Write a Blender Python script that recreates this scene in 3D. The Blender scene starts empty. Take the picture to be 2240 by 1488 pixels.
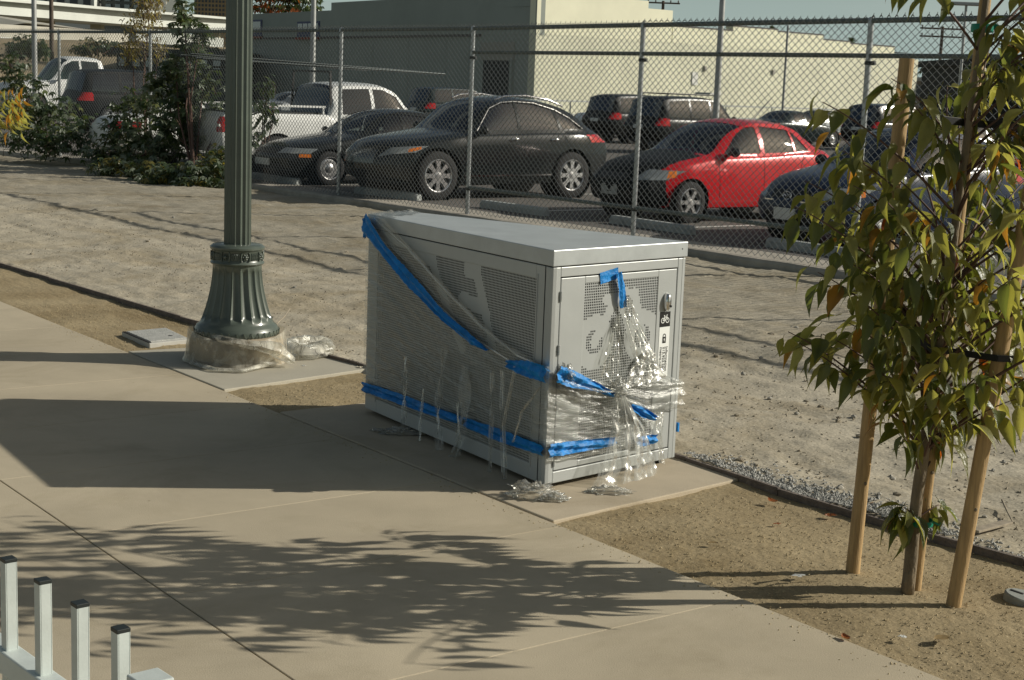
import bpy, bmesh, math, random
import numpy as np
from mathutils import Vector, Matrix, noise

# ------------------------------------------------------------------ camera, sky, sun, exposure
scene = bpy.context.scene
FPX, PITCH, ROLL, CAMH = 3350.0, math.radians(9.35), math.radians(2.17), 2.0
_f = Vector((0, math.cos(PITCH), -math.sin(PITCH)))
_u = Vector((0, math.sin(PITCH), math.cos(PITCH)))
_x = Vector((1, 0, 0))
_r = _x * math.cos(ROLL) + _u * math.sin(ROLL)
_up = -_x * math.sin(ROLL) + _u * math.cos(ROLL)
cam_d = bpy.data.cameras.new('camera')
cam = bpy.data.objects.new('camera', cam_d)
scene.collection.objects.link(cam)
cam.matrix_world = Matrix(((_r.x, _up.x, -_f.x, 0), (_r.y, _up.y, -_f.y, 0), (_r.z, _up.z, -_f.z, CAMH), (0, 0, 0, 1)))
cam_d.sensor_width = 36.0
cam_d.lens = 36.0 * FPX / 2240.0
cam_d.clip_start, cam_d.clip_end = 0.1, 6000
scene.camera = cam

SUN_EL = math.radians(26.7)
SUN_AZ = math.radians(6.0)          # the sun stands to the right, a touch beyond the picture plane
sun_dir = Vector((math.cos(SUN_EL) * math.cos(SUN_AZ), math.cos(SUN_EL) * math.sin(SUN_AZ), math.sin(SUN_EL)))
world = bpy.data.worlds.new('World')
scene.world = world
world.use_nodes = True
wn, wl = world.node_tree.nodes, world.node_tree.links
wn.clear()
w_out = wn.new('ShaderNodeOutputWorld')
w_bg = wn.new('ShaderNodeBackground')
w_sky = wn.new('ShaderNodeTexSky')
w_sky.sky_type = 'NISHITA'
w_sky.sun_disc = False
w_sky.sun_elevation = SUN_EL
w_sky.sun_rotation = math.radians(90) - SUN_AZ
w_sky.air_density, w_sky.dust_density, w_sky.ozone_density = 1.0, 3.0, 1.4
w_tc = wn.new('ShaderNodeTexCoord')
w_map = wn.new('ShaderNodeMapping'); w_map.inputs['Scale'].default_value = (1.0, 1.0, 5.0)
w_nz = wn.new('ShaderNodeTexNoise'); w_nz.inputs['Scale'].default_value = 2.2; w_nz.inputs['Detail'].default_value = 6
w_rmp = wn.new('ShaderNodeValToRGB')
w_rmp.color_ramp.elements[0].position = 0.46; w_rmp.color_ramp.elements[1].position = 0.72
w_rmp.color_ramp.elements[0].color = (0, 0, 0, 1); w_rmp.color_ramp.elements[1].color = (0.55, 0.55, 0.55, 1)
w_mix = wn.new('ShaderNodeMixRGB'); w_mix.inputs['Color2'].default_value = (11.5, 12.6, 12.0, 1)
w_tint = wn.new('ShaderNodeMixRGB'); w_tint.blend_type = 'MULTIPLY'; w_tint.inputs['Fac'].default_value = 1.0
w_tint.inputs['Color2'].default_value = (1.0, 1.0, 0.94, 1)
wl.new(w_tc.outputs['Generated'], w_map.inputs['Vector']); wl.new(w_map.outputs['Vector'], w_nz.inputs['Vector'])
wl.new(w_nz.outputs['Fac'], w_rmp.inputs['Fac']); wl.new(w_rmp.outputs['Color'], w_mix.inputs['Fac'])
# pale haze thickening evenly towards the horizon
w_sep = wn.new('ShaderNodeSeparateXYZ'); wl.new(w_tc.outputs['Generated'], w_sep.inputs['Vector'])
w_hr = wn.new('ShaderNodeMapRange'); w_hr.interpolation_type = 'SMOOTHSTEP'
w_hr.inputs['From Min'].default_value = 0.0; w_hr.inputs['From Max'].default_value = 0.26; w_hr.inputs['To Min'].default_value = 0.92; w_hr.inputs['To Max'].default_value = 0.0
wl.new(w_sep.outputs['Z'], w_hr.inputs['Value'])
w_hz = wn.new('ShaderNodeMixRGB'); w_hz.inputs['Color2'].default_value = (8.8, 11.0, 11.0, 1)
wl.new(w_hr.outputs['Result'], w_hz.inputs['Fac']); wl.new(w_sky.outputs['Color'], w_hz.inputs['Color1'])
wl.new(w_hz.outputs['Color'], w_mix.inputs['Color1']); wl.new(w_mix.outputs['Color'], w_tint.inputs['Color1'])
wl.new(w_tint.outputs['Color'], w_bg.inputs['Color']); wl.new(w_bg.outputs['Background'], w_out.inputs['Surface'])
w_bg.inputs['Strength'].default_value = 0.050
sun_d = bpy.data.lights.new('sun', 'SUN')
sun_d.energy, sun_d.angle, sun_d.color = 5.0, math.radians(0.45), (1.0, 0.95, 0.83)
sun = bpy.data.objects.new('sun', sun_d)
sun.rotation_euler = sun_dir.to_track_quat('Z', 'Y').to_euler()
scene.collection.objects.link(sun)
scene.view_settings.view_transform = 'Standard'
scene.view_settings.look = 'None'
scene.view_settings.gamma = 1.0
scene.view_settings.use_curve_mapping = False
scene.view_settings.exposure = -0.20
scene.cycles.max_bounces = 10
scene.cycles.transparent_max_bounces = 24
scene.cycles.caustics_reflective = False
scene.cycles.caustics_refractive = False

# ------------------------------------------------------------------ helpers
col = scene.collection
rnd = random.Random(7)
V3 = Vector


def at(px, py, Y):
    """the point of the place seen at photograph pixel (px, py), Y metres away"""
    d = _f + _r * ((px - 1120) / FPX) - _up * ((py - 744) / FPX)
    return V3((0, 0, CAMH)) + d * (Y / d.y)


def gnd(px, py, z=0.0):
    d = _f + _r * ((px - 1120) / FPX) - _up * ((py - 744) / FPX)
    return V3((0, 0, CAMH)) + d * ((z - CAMH) / d.z)


def tag(o, label=None, cat=None, group=None, kind=None):
    if label: o['label'] = label
    if cat: o['category'] = cat
    if group: o['group'] = group
    if kind: o['kind'] = kind
    return o


def empty(name, loc=(0, 0, 0), label=None, cat=None, group=None, rz=0.0):
    o = bpy.data.objects.new(name, None)
    o.location = loc
    o.rotation_euler = (0, 0, rz)
    o.empty_display_size = 0.1
    col.objects.link(o)
    return tag(o, label, cat, group)


def link(name, me, parent=None):
    o = bpy.data.objects.new(name, me)
    col.objects.link(o)
    o.parent = parent
    return o


class MB:
    """collects shapes and links them as one mesh object"""
    def __init__(s):
        s.v, s.f = [], []

    def add(s, vs, fs):
        n = len(s.v)
        s.v += [tuple(v) for v in vs]
        s.f += [tuple(i + n for i in f) for f in fs]
        return s

    def box(s, c, size, rot=None, taper=1.0):
        hx, hy, hz = size[0] / 2, size[1] / 2, size[2] / 2
        vs = []
        for z in (-1, 1):
            t = taper if z > 0 else 1.0
            for x, y in ((-1, -1), (1, -1), (1, 1), (-1, 1)):
                p = V3((x * hx * t, y * hy * t, z * hz))
                if rot is not None: p = rot @ p
                vs.append(p + V3(c))
        s.add(vs, [(3, 2, 1, 0), (4, 5, 6, 7), (0, 1, 5, 4), (1, 2, 6, 5), (2, 3, 7, 6), (3, 0, 4, 7)])
        return s

    def bar(s, a, b, w, d, up=(0, 0, 1)):
        a, b = V3(a), V3(b)
        t = (b - a).normalized(); u = V3(up)
        sx = t.cross(u)
        if sx.length < 1e-4: sx = t.cross(V3((1, 0, 0)))
        sx.normalize(); sy = sx.cross(t)
        vs = [p + sx * i * w / 2 + sy * j * d / 2 for p in (a, b) for i, j in ((-1, -1), (1, -1), (1, 1), (-1, 1))]
        s.add(vs, [(3, 2, 1, 0), (4, 5, 6, 7), (0, 1, 5, 4), (1, 2, 6, 5), (2, 3, 7, 6), (3, 0, 4, 7)])
        return s

    def tube(s, pts, rad, n=8, cap=True, closed=False):
        pts = [V3(p) for p in pts]
        m = len(pts)
        rs = rad if hasattr(rad, '__len__') else [rad] * m
        ref = None; vs = []
        for i, p in enumerate(pts):
            if closed: t = pts[(i + 1) % m] - pts[i - 1]
            else: t = pts[min(i + 1, m - 1)] - pts[max(i - 1, 0)]
            t.normalize()
            if ref is None:
                ref = t.cross(V3((0, 0, 1)))
                if ref.length < 1e-3: ref = t.cross(V3((1, 0, 0)))
            ref = ref - t * ref.dot(t)
            ref.normalize(); b = t.cross(ref)
            for k in range(n):
                a = 2 * math.pi * k / n
                vs.append(p + (ref * math.cos(a) + b * math.sin(a)) * rs[i])
        fs = []
        for i in range(m if closed else m - 1):
            j = (i + 1) % m
            for k in range(n):
                l = (k + 1) % n
                fs.append((i * n + k, i * n + l, j * n + l, j * n + k))
        if cap and not closed:
            fs.append(tuple(range(n - 1, -1, -1)))
            fs.append(tuple(range((m - 1) * n, m * n)))
        s.add(vs, fs)
        return s

    def lathe(s, prof, n=32, c=(0, 0, 0), mod=None, axis='z', cap=True):
        """prof: list of (r, h); mod(angle, h, r) gives a radius factor"""
        vs, fs = [], []
        for r, h in prof:
            for k in range(n):
                a = 2 * math.pi * k / n
                q = r * (mod(a, h, r) if mod else 1.0)
                if axis == 'z': p = (c[0] + q * math.cos(a), c[1] + q * math.sin(a), c[2] + h)
                else: p = (c[0] + q * math.cos(a), c[1] + h, c[2] + q * math.sin(a))
                vs.append(p)
        for i in range(len(prof) - 1):
            for k in range(n):
                l = (k + 1) % n
                f = (i * n + k, i * n + l, (i + 1) * n + l, (i + 1) * n + k)
                fs.append(f if axis == 'z' else f[::-1])
        if cap:
            a, b = tuple(range(n - 1, -1, -1)), tuple(range((len(prof) - 1) * n, len(prof) * n))
            fs += [a, b] if axis == 'z' else [a[::-1], b[::-1]]
        s.add(vs, fs)
        return s

    def grid(s, fn, nu, nv):
        vs = [fn(i / nu, j / nv) for j in range(nv + 1) for i in range(nu + 1)]
        fs = [(j * (nu + 1) + i, j * (nu + 1) + i + 1, (j + 1) * (nu + 1) + i + 1, (j + 1) * (nu + 1) + i)
              for j in range(nv) for i in range(nu)]
        s.add(vs, fs)
        return s

    def prism(s, poly, z0, z1):
        n = len(poly)
        vs = [(p[0], p[1], z0) for p in poly] + [(p[0], p[1], z1) for p in poly]
        fs = [tuple(range(n - 1, -1, -1)), tuple(range(n, 2 * n))]
        fs += [(i, (i + 1) % n, n + (i + 1) % n, n + i) for i in range(n)]
        s.add(vs, fs)
        return s

    def mesh(s, name, mat=None, smooth=None):
        me = bpy.data.meshes.new(name)
        me.from_pydata(s.v, [], s.f)
        if mat is not None: me.materials.append(mat)
        if smooth is not None:
            for p in me.polygons: p.use_smooth = True
            if smooth < 179: me.set_sharp_from_angle(angle=math.radians(smooth))
        me.update()
        return me

    def build(s, name, mat=None, parent=None, smooth=None, bevel=0.0, solid=0.0):
        o = link(name, s.mesh(name, mat, smooth), parent)
        if solid:
            m = o.modifiers.new('solid', 'SOLIDIFY'); m.thickness = solid; m.offset = 0
        if bevel:
            m = o.modifiers.new('bevel', 'BEVEL'); m.width = bevel; m.segments = 2; m.limit_method = 'ANGLE'; m.angle_limit = math.radians(40)
        return o


# ------------------------------------------------------------------ materials
MAT = {}


def mat(name, c, rough=0.6, metal=0.0, var=0.0, scale=4.0, bump=0.0, bscale=60.0, spec=0.5, coat=0.0, c2=None, fine=0.0, fscale=180.0, stretch=None, bdist=0.02):
    if name in MAT: return MAT[name]
    m = bpy.data.materials.new(name)
    m.use_nodes = True
    nt = m.node_tree; N, L = nt.nodes, nt.links
    b = N['Principled BSDF']
    b.inputs['Roughness'].default_value = rough
    b.inputs['Metallic'].default_value = metal
    b.inputs['Specular IOR Level'].default_value = spec
    if coat:
        b.inputs['Coat Weight'].default_value = coat
        b.inputs['Coat Roughness'].default_value = 0.04
    b.inputs['Base Color'].default_value = (*c, 1)
    tc = N.new('ShaderNodeTexCoord')
    vec = tc.outputs['Object']
    if stretch:
        mp = N.new('ShaderNodeMapping'); mp.inputs['Scale'].default_value = stretch
        L.new(vec, mp.inputs['Vector']); vec = mp.outputs['Vector']
    if var or c2:
        nz = N.new('ShaderNodeTexNoise'); nz.inputs['Scale'].default_value = scale; nz.inputs['Detail'].default_value = 7; nz.inputs['Roughness'].default_value = 0.62
        L.new(vec, nz.inputs['Vector'])
        rp = N.new('ShaderNodeValToRGB')
        a = c2 if c2 else tuple(x * (1 - var) for x in c)
        z = c if c2 else tuple(min(1, x * (1 + var)) for x in c)
        rp.color_ramp.elements[0].position, rp.color_ramp.elements[1].position = 0.32, 0.68
        rp.color_ramp.elements[0].color, rp.color_ramp.elements[1].color = (*a, 1), (*z, 1)
        L.new(nz.outputs['Fac'], rp.inputs['Fac'])
        out = rp.outputs['Color']
        if fine:
            n2 = N.new('ShaderNodeTexNoise'); n2.inputs['Scale'].default_value = fscale; n2.inputs['Detail'].default_value = 3
            L.new(vec, n2.inputs['Vector'])
            mr = N.new('ShaderNodeMapRange'); mr.inputs['From Min'].default_value = 0.3; mr.inputs['From Max'].default_value = 0.7
            mr.inputs['To Min'].default_value = 1 - fine; mr.inputs['To Max'].default_value = 1 + fine
            L.new(n2.outputs['Fac'], mr.inputs['Value'])
            mx = N.new('ShaderNodeMixRGB'); mx.blend_type = 'MULTIPLY'; mx.inputs['Fac'].default_value = 1
            L.new(out, mx.inputs['Color1']); L.new(mr.outputs['Result'], mx.inputs['Color2'])
            out = mx.outputs['Color']
        L.new(out, b.inputs['Base Color'])
        rr = N.new('ShaderNodeMapRange'); rr.inputs['To Min'].default_value = max(0, rough - 0.08); rr.inputs['To Max'].default_value = min(1, rough + 0.08)
        L.new(nz.outputs['Fac'], rr.inputs['Value']); L.new(rr.outputs['Result'], b.inputs['Roughness'])
    if bump:
        n3 = N.new('ShaderNodeTexNoise'); n3.inputs['Scale'].default_value = bscale; n3.inputs['Detail'].default_value = 5
        L.new(vec, n3.inputs['Vector'])
        bp = N.new('ShaderNodeBump'); bp.inputs['Strength'].default_value = min(1, bump); bp.inputs['Distance'].default_value = bdist
        L.new(n3.outputs['Fac'], bp.inputs['Height']); L.new(bp.outputs['Normal'], b.inputs['Normal'])
    MAT[name] = m
    return m


def glass(name, tint=(0.22, 0.27, 0.27), base=0.09, rough=0.02):
    if name in MAT: return MAT[name]
    m = bpy.data.materials.new(name); m.use_nodes = True
    N, L = m.node_tree.nodes, m.node_tree.links
    N.remove(N['Principled BSDF'])
    out = N['Material Output']
    tr = N.new('ShaderNodeBsdfTransparent'); tr.inputs['Color'].default_value = (*tint, 1)
    gl = N.new('ShaderNodeBsdfGlossy'); gl.inputs['Roughness'].default_value = rough
    fr = N.new('ShaderNodeFresnel'); fr.inputs['IOR'].default_value = 1.55
    ad = N.new('ShaderNodeMath'); ad.operation = 'ADD'; ad.use_clamp = True; ad.inputs[1].default_value = base
    mx = N.new('ShaderNodeMixShader')
    L.new(fr.outputs['Fac'], ad.inputs[0]); L.new(ad.outputs['Value'], mx.inputs['Fac'])
    L.new(tr.outputs['BSDF'], mx.inputs[1]); L.new(gl.outputs['BSDF'], mx.inputs[2]); L.new(mx.outputs['Shader'], out.inputs['Surface'])
    MAT[name] = m
    return m


def film(name, milk=0.22, streak=(6, 6, 60), tint=(0.97, 0.97, 0.95), bump=0.5, bscale=14.0, gloss=0.04, white=(0.84, 0.86, 0.84), rough=0.2):
    """crinkled clear plastic: see-through, milky streaks, sharp glints"""
    m = bpy.data.materials.new(name); m.use_nodes = True
    N, L = m.node_tree.nodes, m.node_tree.links
    N.remove(N['Principled BSDF']); out = N['Material Output']
    tc = N.new('ShaderNodeTexCoord'); mp = N.new('ShaderNodeMapping'); mp.inputs['Scale'].default_value = streak
    L.new(tc.outputs['UV'], mp.inputs['Vector'])
    nz = N.new('ShaderNodeTexNoise'); nz.inputs['Scale'].default_value = 1.0; nz.inputs['Detail'].default_value = 8; nz.inputs['Roughness'].default_value = 0.7
    nz.inputs['Distortion'].default_value = 0.6
    L.new(mp.outputs['Vector'], nz.inputs['Vector'])
    n2 = N.new('ShaderNodeTexNoise'); n2.inputs['Scale'].default_value = bscale; n2.inputs['Detail'].default_value = 6; n2.inputs['Distortion'].default_value = 1.2
    L.new(tc.outputs['Object'], n2.inputs['Vector'])
    sm = N.new('ShaderNodeMath'); sm.operation = 'ADD'; L.new(nz.outputs['Fac'], sm.inputs[0]); L.new(n2.outputs['Fac'], sm.inputs[1])
    bp = N.new('ShaderNodeBump'); bp.inputs['Strength'].default_value = bump; bp.inputs['Distance'].default_value = 0.012
    L.new(sm.outputs['Value'], bp.inputs['Height'])
    tr = N.new('ShaderNodeBsdfTransparent'); tr.inputs['Color'].default_value = (*tint, 1)
    df = N.new('ShaderNodeBsdfDiffuse'); df.inputs['Color'].default_value = (*white, 1)
    tl = N.new('ShaderNodeBsdfTranslucent'); tl.inputs['Color'].default_value = (*white, 1)
    md = N.new('ShaderNodeMixShader'); md.inputs['Fac'].default_value = 0.45
    L.new(df.outputs['BSDF'], md.inputs[1]); L.new(tl.outputs['BSDF'], md.inputs[2])
    gl = N.new('ShaderNodeBsdfGlossy'); gl.inputs['Roughness'].default_value = rough; gl.inputs['Color'].default_value = (0.95, 0.95, 0.93, 1)
    L.new(bp.outputs['Normal'], gl.inputs['Normal'])
    mr = N.new('ShaderNodeMapRange'); mr.inputs['From Min'].default_value = 0.46; mr.inputs['From Max'].default_value = 0.66
    mr.inputs['To Min'].default_value = milk * 0.3; mr.inputs['To Max'].default_value = min(1, milk * 2.2)
    L.new(nz.outputs['Fac'], mr.inputs['Value'])
    m1 = N.new('ShaderNodeMixShader'); L.new(mr.outputs['Result'], m1.inputs['Fac'])
    L.new(tr.outputs['BSDF'], m1.inputs[1]); L.new(md.outputs['Shader'], m1.inputs[2])
    fr = N.new('ShaderNodeFresnel'); fr.inputs['IOR'].default_value = 1.4
    fm = N.new('ShaderNodeMath'); fm.operation = 'MULTIPLY'; fm.inputs[1].default_value = 0.6; L.new(fr.outputs['Fac'], fm.inputs[0])
    ad = N.new('ShaderNodeMath'); ad.operation = 'ADD'; ad.use_clamp = True; ad.inputs[1].default_value = gloss
    L.new(fm.outputs['Value'], ad.inputs[0])
    m2 = N.new('ShaderNodeMixShader'); L.new(ad.outputs['Value'], m2.inputs['Fac'])
    L.new(m1.outputs['Shader'], m2.inputs[1]); L.new(gl.outputs['BSDF'], m2.inputs[2])
    L.new(m2.outputs['Shader'], out.inputs['Surface'])
    return m


def leafmat(name, c, c2, trans=0.35):
    if name in MAT: return MAT[name]
    m = mat(name, c, rough=0.36, var=0.0, c2=c2, scale=9, bump=0.25, bscale=70, spec=0.6)
    N, L = m.node_tree.nodes, m.node_tree.links
    b = N['Principled BSDF']; out = N['Material Output']
    tl = N.new('ShaderNodeBsdfTranslucent')
    tl.inputs['Color'].default_value = (min(1, c[0] * 2.6), min(1, c[1] * 2.4), c[2] * 1.2, 1)
    mx = N.new('ShaderNodeMixShader'); mx.inputs['Fac'].default_value = trans
    L.new(b.outputs['BSDF'], mx.inputs[1]); L.new(tl.outputs['BSDF'], mx.inputs[2]); L.new(mx.outputs['Shader'], out.inputs['Surface'])
    return m


def soilmat(name, ca, cb, speck, scale=2.0, bscale=45.0, bump=0.8, grain=140.0):
    m = mat(name, ca, rough=0.95, c2=cb, scale=scale, bump=bump, bscale=bscale, spec=0.15, fine=0.22, fscale=grain, bdist=0.008)
    N, L = m.node_tree.nodes, m.node_tree.links
    b = N['Principled BSDF']
    src = b.inputs['Base Color'].links[0].from_socket
    vo = N.new('ShaderNodeTexVoronoi'); vo.inputs['Scale'].default_value = grain * 0.35
    tc = [n for n in N if n.type == 'TEX_COORD'][0]
    L.new(tc.outputs['Object'], vo.inputs['Vector'])
    lt = N.new('ShaderNodeMath'); lt.operation = 'LESS_THAN'; lt.inputs[1].default_value = 0.16
    L.new(vo.outputs['Distance'], lt.inputs[0])
    wn_ = N.new('ShaderNodeTexWhiteNoise'); L.new(vo.outputs['Color'], wn_.inputs['Vector'])
    gt = N.new('ShaderNodeMath'); gt.operation = 'GREATER_THAN'; gt.inputs[1].default_value = 0.72
    L.new(wn_.outputs['Value'], gt.inputs[0])
    mu = N.new('ShaderNodeMath'); mu.operation = 'MULTIPLY'; L.new(lt.outputs['Value'], mu.inputs[0]); L.new(gt.outputs['Value'], mu.inputs[1])
    mx = N.new('ShaderNodeMixRGB'); mx.inputs['Color2'].default_value = (*speck, 1)
    L.new(mu.outputs['Value'], mx.inputs['Fac']); L.new(src, mx.inputs['Color1']); L.new(mx.outputs['Color'], b.inputs['Base Color'])
    return m

# ------------------------------------------------------------------ the ground
M_walk = mat('sidewalk_concrete', (0.485, 0.418, 0.305), rough=0.85, var=0.13, scale=0.9, bump=0.12, bscale=160, fine=0.10, fscale=260, spec=0.25)
M_pad = mat('pad_concrete', (0.48, 0.41, 0.305), rough=0.85, var=0.09, scale=2.2, bump=0.12, bscale=150, fine=0.09, fscale=240, spec=0.25)
M_pad2 = mat('lamp_pad_concrete', (0.43, 0.40, 0.325), rough=0.85, var=0.08, scale=2.0, bump=0.12, bscale=150, fine=0.08, fscale=240, spec=0.25)
M_joint = mat('joint_filler', (0.07, 0.06, 0.045), rough=0.95)
M_dg = soilmat('granite_soil', (0.39, 0.315, 0.195), (0.28, 0.22, 0.13), (0.50, 0.43, 0.30), scale=1.3, bscale=30, bump=0.9, grain=150)
M_dirt = soilmat('bare_dirt', (0.47, 0.425, 0.335), (0.36, 0.32, 0.245), (0.60, 0.56, 0.47), scale=1.1, bscale=24, bump=1.0, grain=75)
def stains(m, dark, scale, lo, hi, spots=0.0):
    """blotches of dirt and small dark spots over a base colour"""
    N, L = m.node_tree.nodes, m.node_tree.links; b_ = N['Principled BSDF']
    src = b_.inputs['Base Color'].links[0].from_socket
    tc = [n for n in N if n.type == 'TEX_COORD'][0]
    nz = N.new('ShaderNodeTexNoise'); nz.inputs['Scale'].default_value = scale; nz.inputs['Detail'].default_value = 9; nz.inputs['Roughness'].default_value = 0.7; nz.inputs['Distortion'].default_value = 0.8
    L.new(tc.outputs['Object'], nz.inputs['Vector'])
    mr = N.new('ShaderNodeMapRange'); mr.inputs['From Min'].default_value = lo; mr.inputs['From Max'].default_value = hi
    L.new(nz.outputs['Fac'], mr.inputs['Value'])
    mx = N.new('ShaderNodeMixRGB'); mx.blend_type = 'MULTIPLY'; mx.inputs['Color2'].default_value = (*dark, 1)
    L.new(mr.outputs['Result'], mx.inputs['Fac']); L.new(src, mx.inputs['Color1']); out = mx.outputs['Color']
    if spots:
        vo = N.new('ShaderNodeTexVoronoi'); vo.inputs['Scale'].default_value = 3.2; L.new(tc.outputs['Object'], vo.inputs['Vector'])
        lt = N.new('ShaderNodeMath'); lt.operation = 'LESS_THAN'; lt.inputs[1].default_value = spots; L.new(vo.outputs['Distance'], lt.inputs[0])
        m2 = N.new('ShaderNodeMixRGB'); m2.blend_type = 'MULTIPLY'; m2.inputs['Color2'].default_value = (0.62, 0.60, 0.56, 1)
        L.new(lt.outputs['Value'], m2.inputs['Fac']); L.new(out, m2.inputs['Color1']); out = m2.outputs['Color']
    L.new(out, b_.inputs['Base Color'])
def slab_tone(m, k):
    """each slab a slightly different pour"""
    N, L = m.node_tree.nodes, m.node_tree.links; b_ = N['Principled BSDF']; src = b_.inputs['Base Color'].links[0].from_socket
    oi = N.new('ShaderNodeObjectInfo'); mr = N.new('ShaderNodeMapRange'); mr.inputs['To Min'].default_value = 1 - k; mr.inputs['To Max'].default_value = 1 + k * .4
    L.new(oi.outputs['Random'], mr.inputs['Value'])
    mx = N.new('ShaderNodeMixRGB'); mx.blend_type = 'MULTIPLY'; mx.inputs['Fac'].default_value = 1
    L.new(src, mx.inputs['Color1']); L.new(mr.outputs['Result'], mx.inputs['Color2']); L.new(mx.outputs['Color'], b_.inputs['Base Color'])
slab_tone(M_walk, 0.07)
stains(M_walk, (0.84, 0.83, 0.80), 1.1, 0.50, 0.70, 0.022)
stains(M_pad, (0.84, 0.82, 0.78), 1.6, 0.50, 0.70, 0.02)
stains(M_dirt, (0.80, 0.75, 0.66), 0.7, 0.46, 0.66)
stains(M_dg, (0.70, 0.66, 0.58), 0.9, 0.48, 0.68)
M_far = mat('far_ground', (0.20, 0.18, 0.14), rough=1.0, var=0.2, scale=0.05)
M_asph = mat('lot_asphalt', (0.135, 0.125, 0.115), rough=0.9, var=0.22, scale=0.5, bump=0.35, bscale=90, fine=0.18, fscale=130, spec=0.3)
M_conc = mat('grey_concrete', (0.34, 0.33, 0.30), rough=0.9, var=0.16, scale=6, bump=0.4, bscale=50, spec=0.2)

OX, OY = 1.69, 5.15
def uv(u, v, z=0.0):
    """a point in the pavement's own frame: u along the pavement away from us, v towards the tracks"""
    return V3((OX - 0.6 * u - 0.8 * v, OY + 0.8 * u - 0.6 * v, z))

# wide base of land out to the horizon
b = MB(); b.add([(-3000, -60, -0.45), (3000, -60, -0.45), (3000, 5000, -0.45), (-3000, 5000, -0.45)], [(0, 1, 2, 3)])
tag(b.build('ground', M_far), kind='structure')

# pavement: bed (dark filler seen in the joints) and single slabs
walk = empty('sidewalk'); walk['kind'] = 'structure'
b = MB(); b.prism([uv(-6, 0.13)[:2], uv(34, 0.13)[:2], uv(34, 7.9)[:2], uv(-6, 7.9)[:2]], -0.2, -0.012)
b.build('joint_bed', M_joint, walk)
ue = [-6.0, -4.4, -3.3, -2.2, -1.1, 0.0, 1.07, 2.24, 3.18, 4.25, 5.3, 6.4, 7.5, 8.6, 9.7, 10.8, 11.9, 13, 15.2, 17.4, 19.6, 22, 25, 29, 34]
ve = [0.10, 2.05, 4.0, 5.95, 7.9]
for i in range(len(ue) - 1):
    for j in range(len(ve) - 1):
        gu, gv = 0.0018, 0.0032
        b = MB(); q = [uv(ue[i] + gu, ve[j] + gv), uv(ue[i + 1] - gu, ve[j] + gv), uv(ue[i + 1] - gu, ve[j + 1] - gv), uv(ue[i] + gu, ve[j + 1] - gv)]
        b.prism([(p.x, p.y) for p in q][::-1], -0.12, 0.0)
        b.build('paving_slab', M_walk, walk, bevel=0.003)

def pad(name, corners, m, z0=-0.15, z1=0.004):
    b = MB(); b.prism([(p.x, p.y) for p in corners], z0, z1)
    o = b.build(name, m, bevel=0.006); o['kind'] = 'structure'
    return o
pad('locker_pad_paving', [uv(2.32, 0.09), uv(2.47, -1.315), uv(5.02, -1.30), uv(5.02, 0.09)][::-1], M_pad)
pad('lamp_pad_paving', [uv(5.78, 0.09), uv(6.02, -1.17), uv(7.25, -1.15), uv(7.35, 0.09)][::-1], M_pad2)

# edging board line and fence line, near to far, in matching steps
HEAD = [(9.0, -1.0), (4.9, 3.5), (2.31, 6.55), (1.92, 6.98), (1.40, 7.64), (0.99, 8.24), (-1.09, 10.76), (-2.75, 12.56), (-5.36, 15.75), (-9.2, 20.3), (-14, 26), (-24, 38), (-34, 50)]
FD = V3((2.255, -2.861, 0))
def fpt(k):
    if k >= -2: p = V3((-2.99, 25.61, 0)) + FD * k
    else: p = V3((-7.50, 31.33, 0)) + V3((-2.60, 2.56, 0)) * (-2 - k)
    return p
def along(poly, t):
    L = [0]
    for a, c in zip(poly, poly[1:]): L.append(L[-1] + math.dist(a, c))
    s = t * L[-1]
    for i in range(len(poly) - 1):
        if s <= L[i + 1] + 1e-9:
            k = (s - L[i]) / (L[i + 1] - L[i])
            return V3((poly[i][0] + (poly[i + 1][0] - poly[i][0]) * k, poly[i][1] + (poly[i + 1][1] - poly[i][1]) * k, 0))
def head_at(u):
    """edging board at pavement station u"""
    best = None
    for a, c in zip(HEAD, HEAD[1:]):
        ua = -0.6 * (a[0] - OX) + 0.8 * (a[1] - OY); uc = -0.6 * (c[0] - OX) + 0.8 * (c[1] - OY)
        if ua <= u <= uc:
            k = (u - ua) / (uc - ua)
            return V3((a[0] + (c[0] - a[0]) * k, a[1] + (c[1] - a[1]) * k, 0))
    return V3((HEAD[-1][0], HEAD[-1][1], 0))
LOT_Z = 0.12
FENCE = [tuple(fpt(k)[:2]) for k in (9, 7, 5, 4, 3, 2, 1, 0, -1, -2, -3, -4, -5, -6, -8, -12)]
def fence_at(u):
    for a, c in zip(FENCE, FENCE[1:]):
        ua = -0.6 * (a[0] - OX) + 0.8 * (a[1] - OY); uc = -0.6 * (c[0] - OX) + 0.8 * (c[1] - OY)
        if ua <= u <= uc:
            k = (u - ua) / (uc - ua)
            return V3((a[0] + (c[0] - a[0]) * k, a[1] + (c[1] - a[1]) * k, 0))
    return V3((FENCE[-1][0], FENCE[-1][1], 0))

# granular soil strip between pavement and edging board
def dg(s, t):
    u = -5 + 39 * (s ** 1.6)
    a = uv(u, 0.12); c = head_at(u)
    p = a.lerp(c, t)
    n = noise.fractal(V3((p.x * 2.2, p.y * 2.2, 1.3)), 0.9, 2.1, 5) * 0.010 + noise.noise(V3((p.x * 21, p.y * 21, 4))) * 0.0045
    p.z = -0.014 + n - 0.006 * (1 - min(1, t * 8))
    return p
b = MB(); b.grid(dg, 620, 60)
tag(b.build('soil_strip_ground', M_dg, smooth=180), kind='structure')

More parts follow.
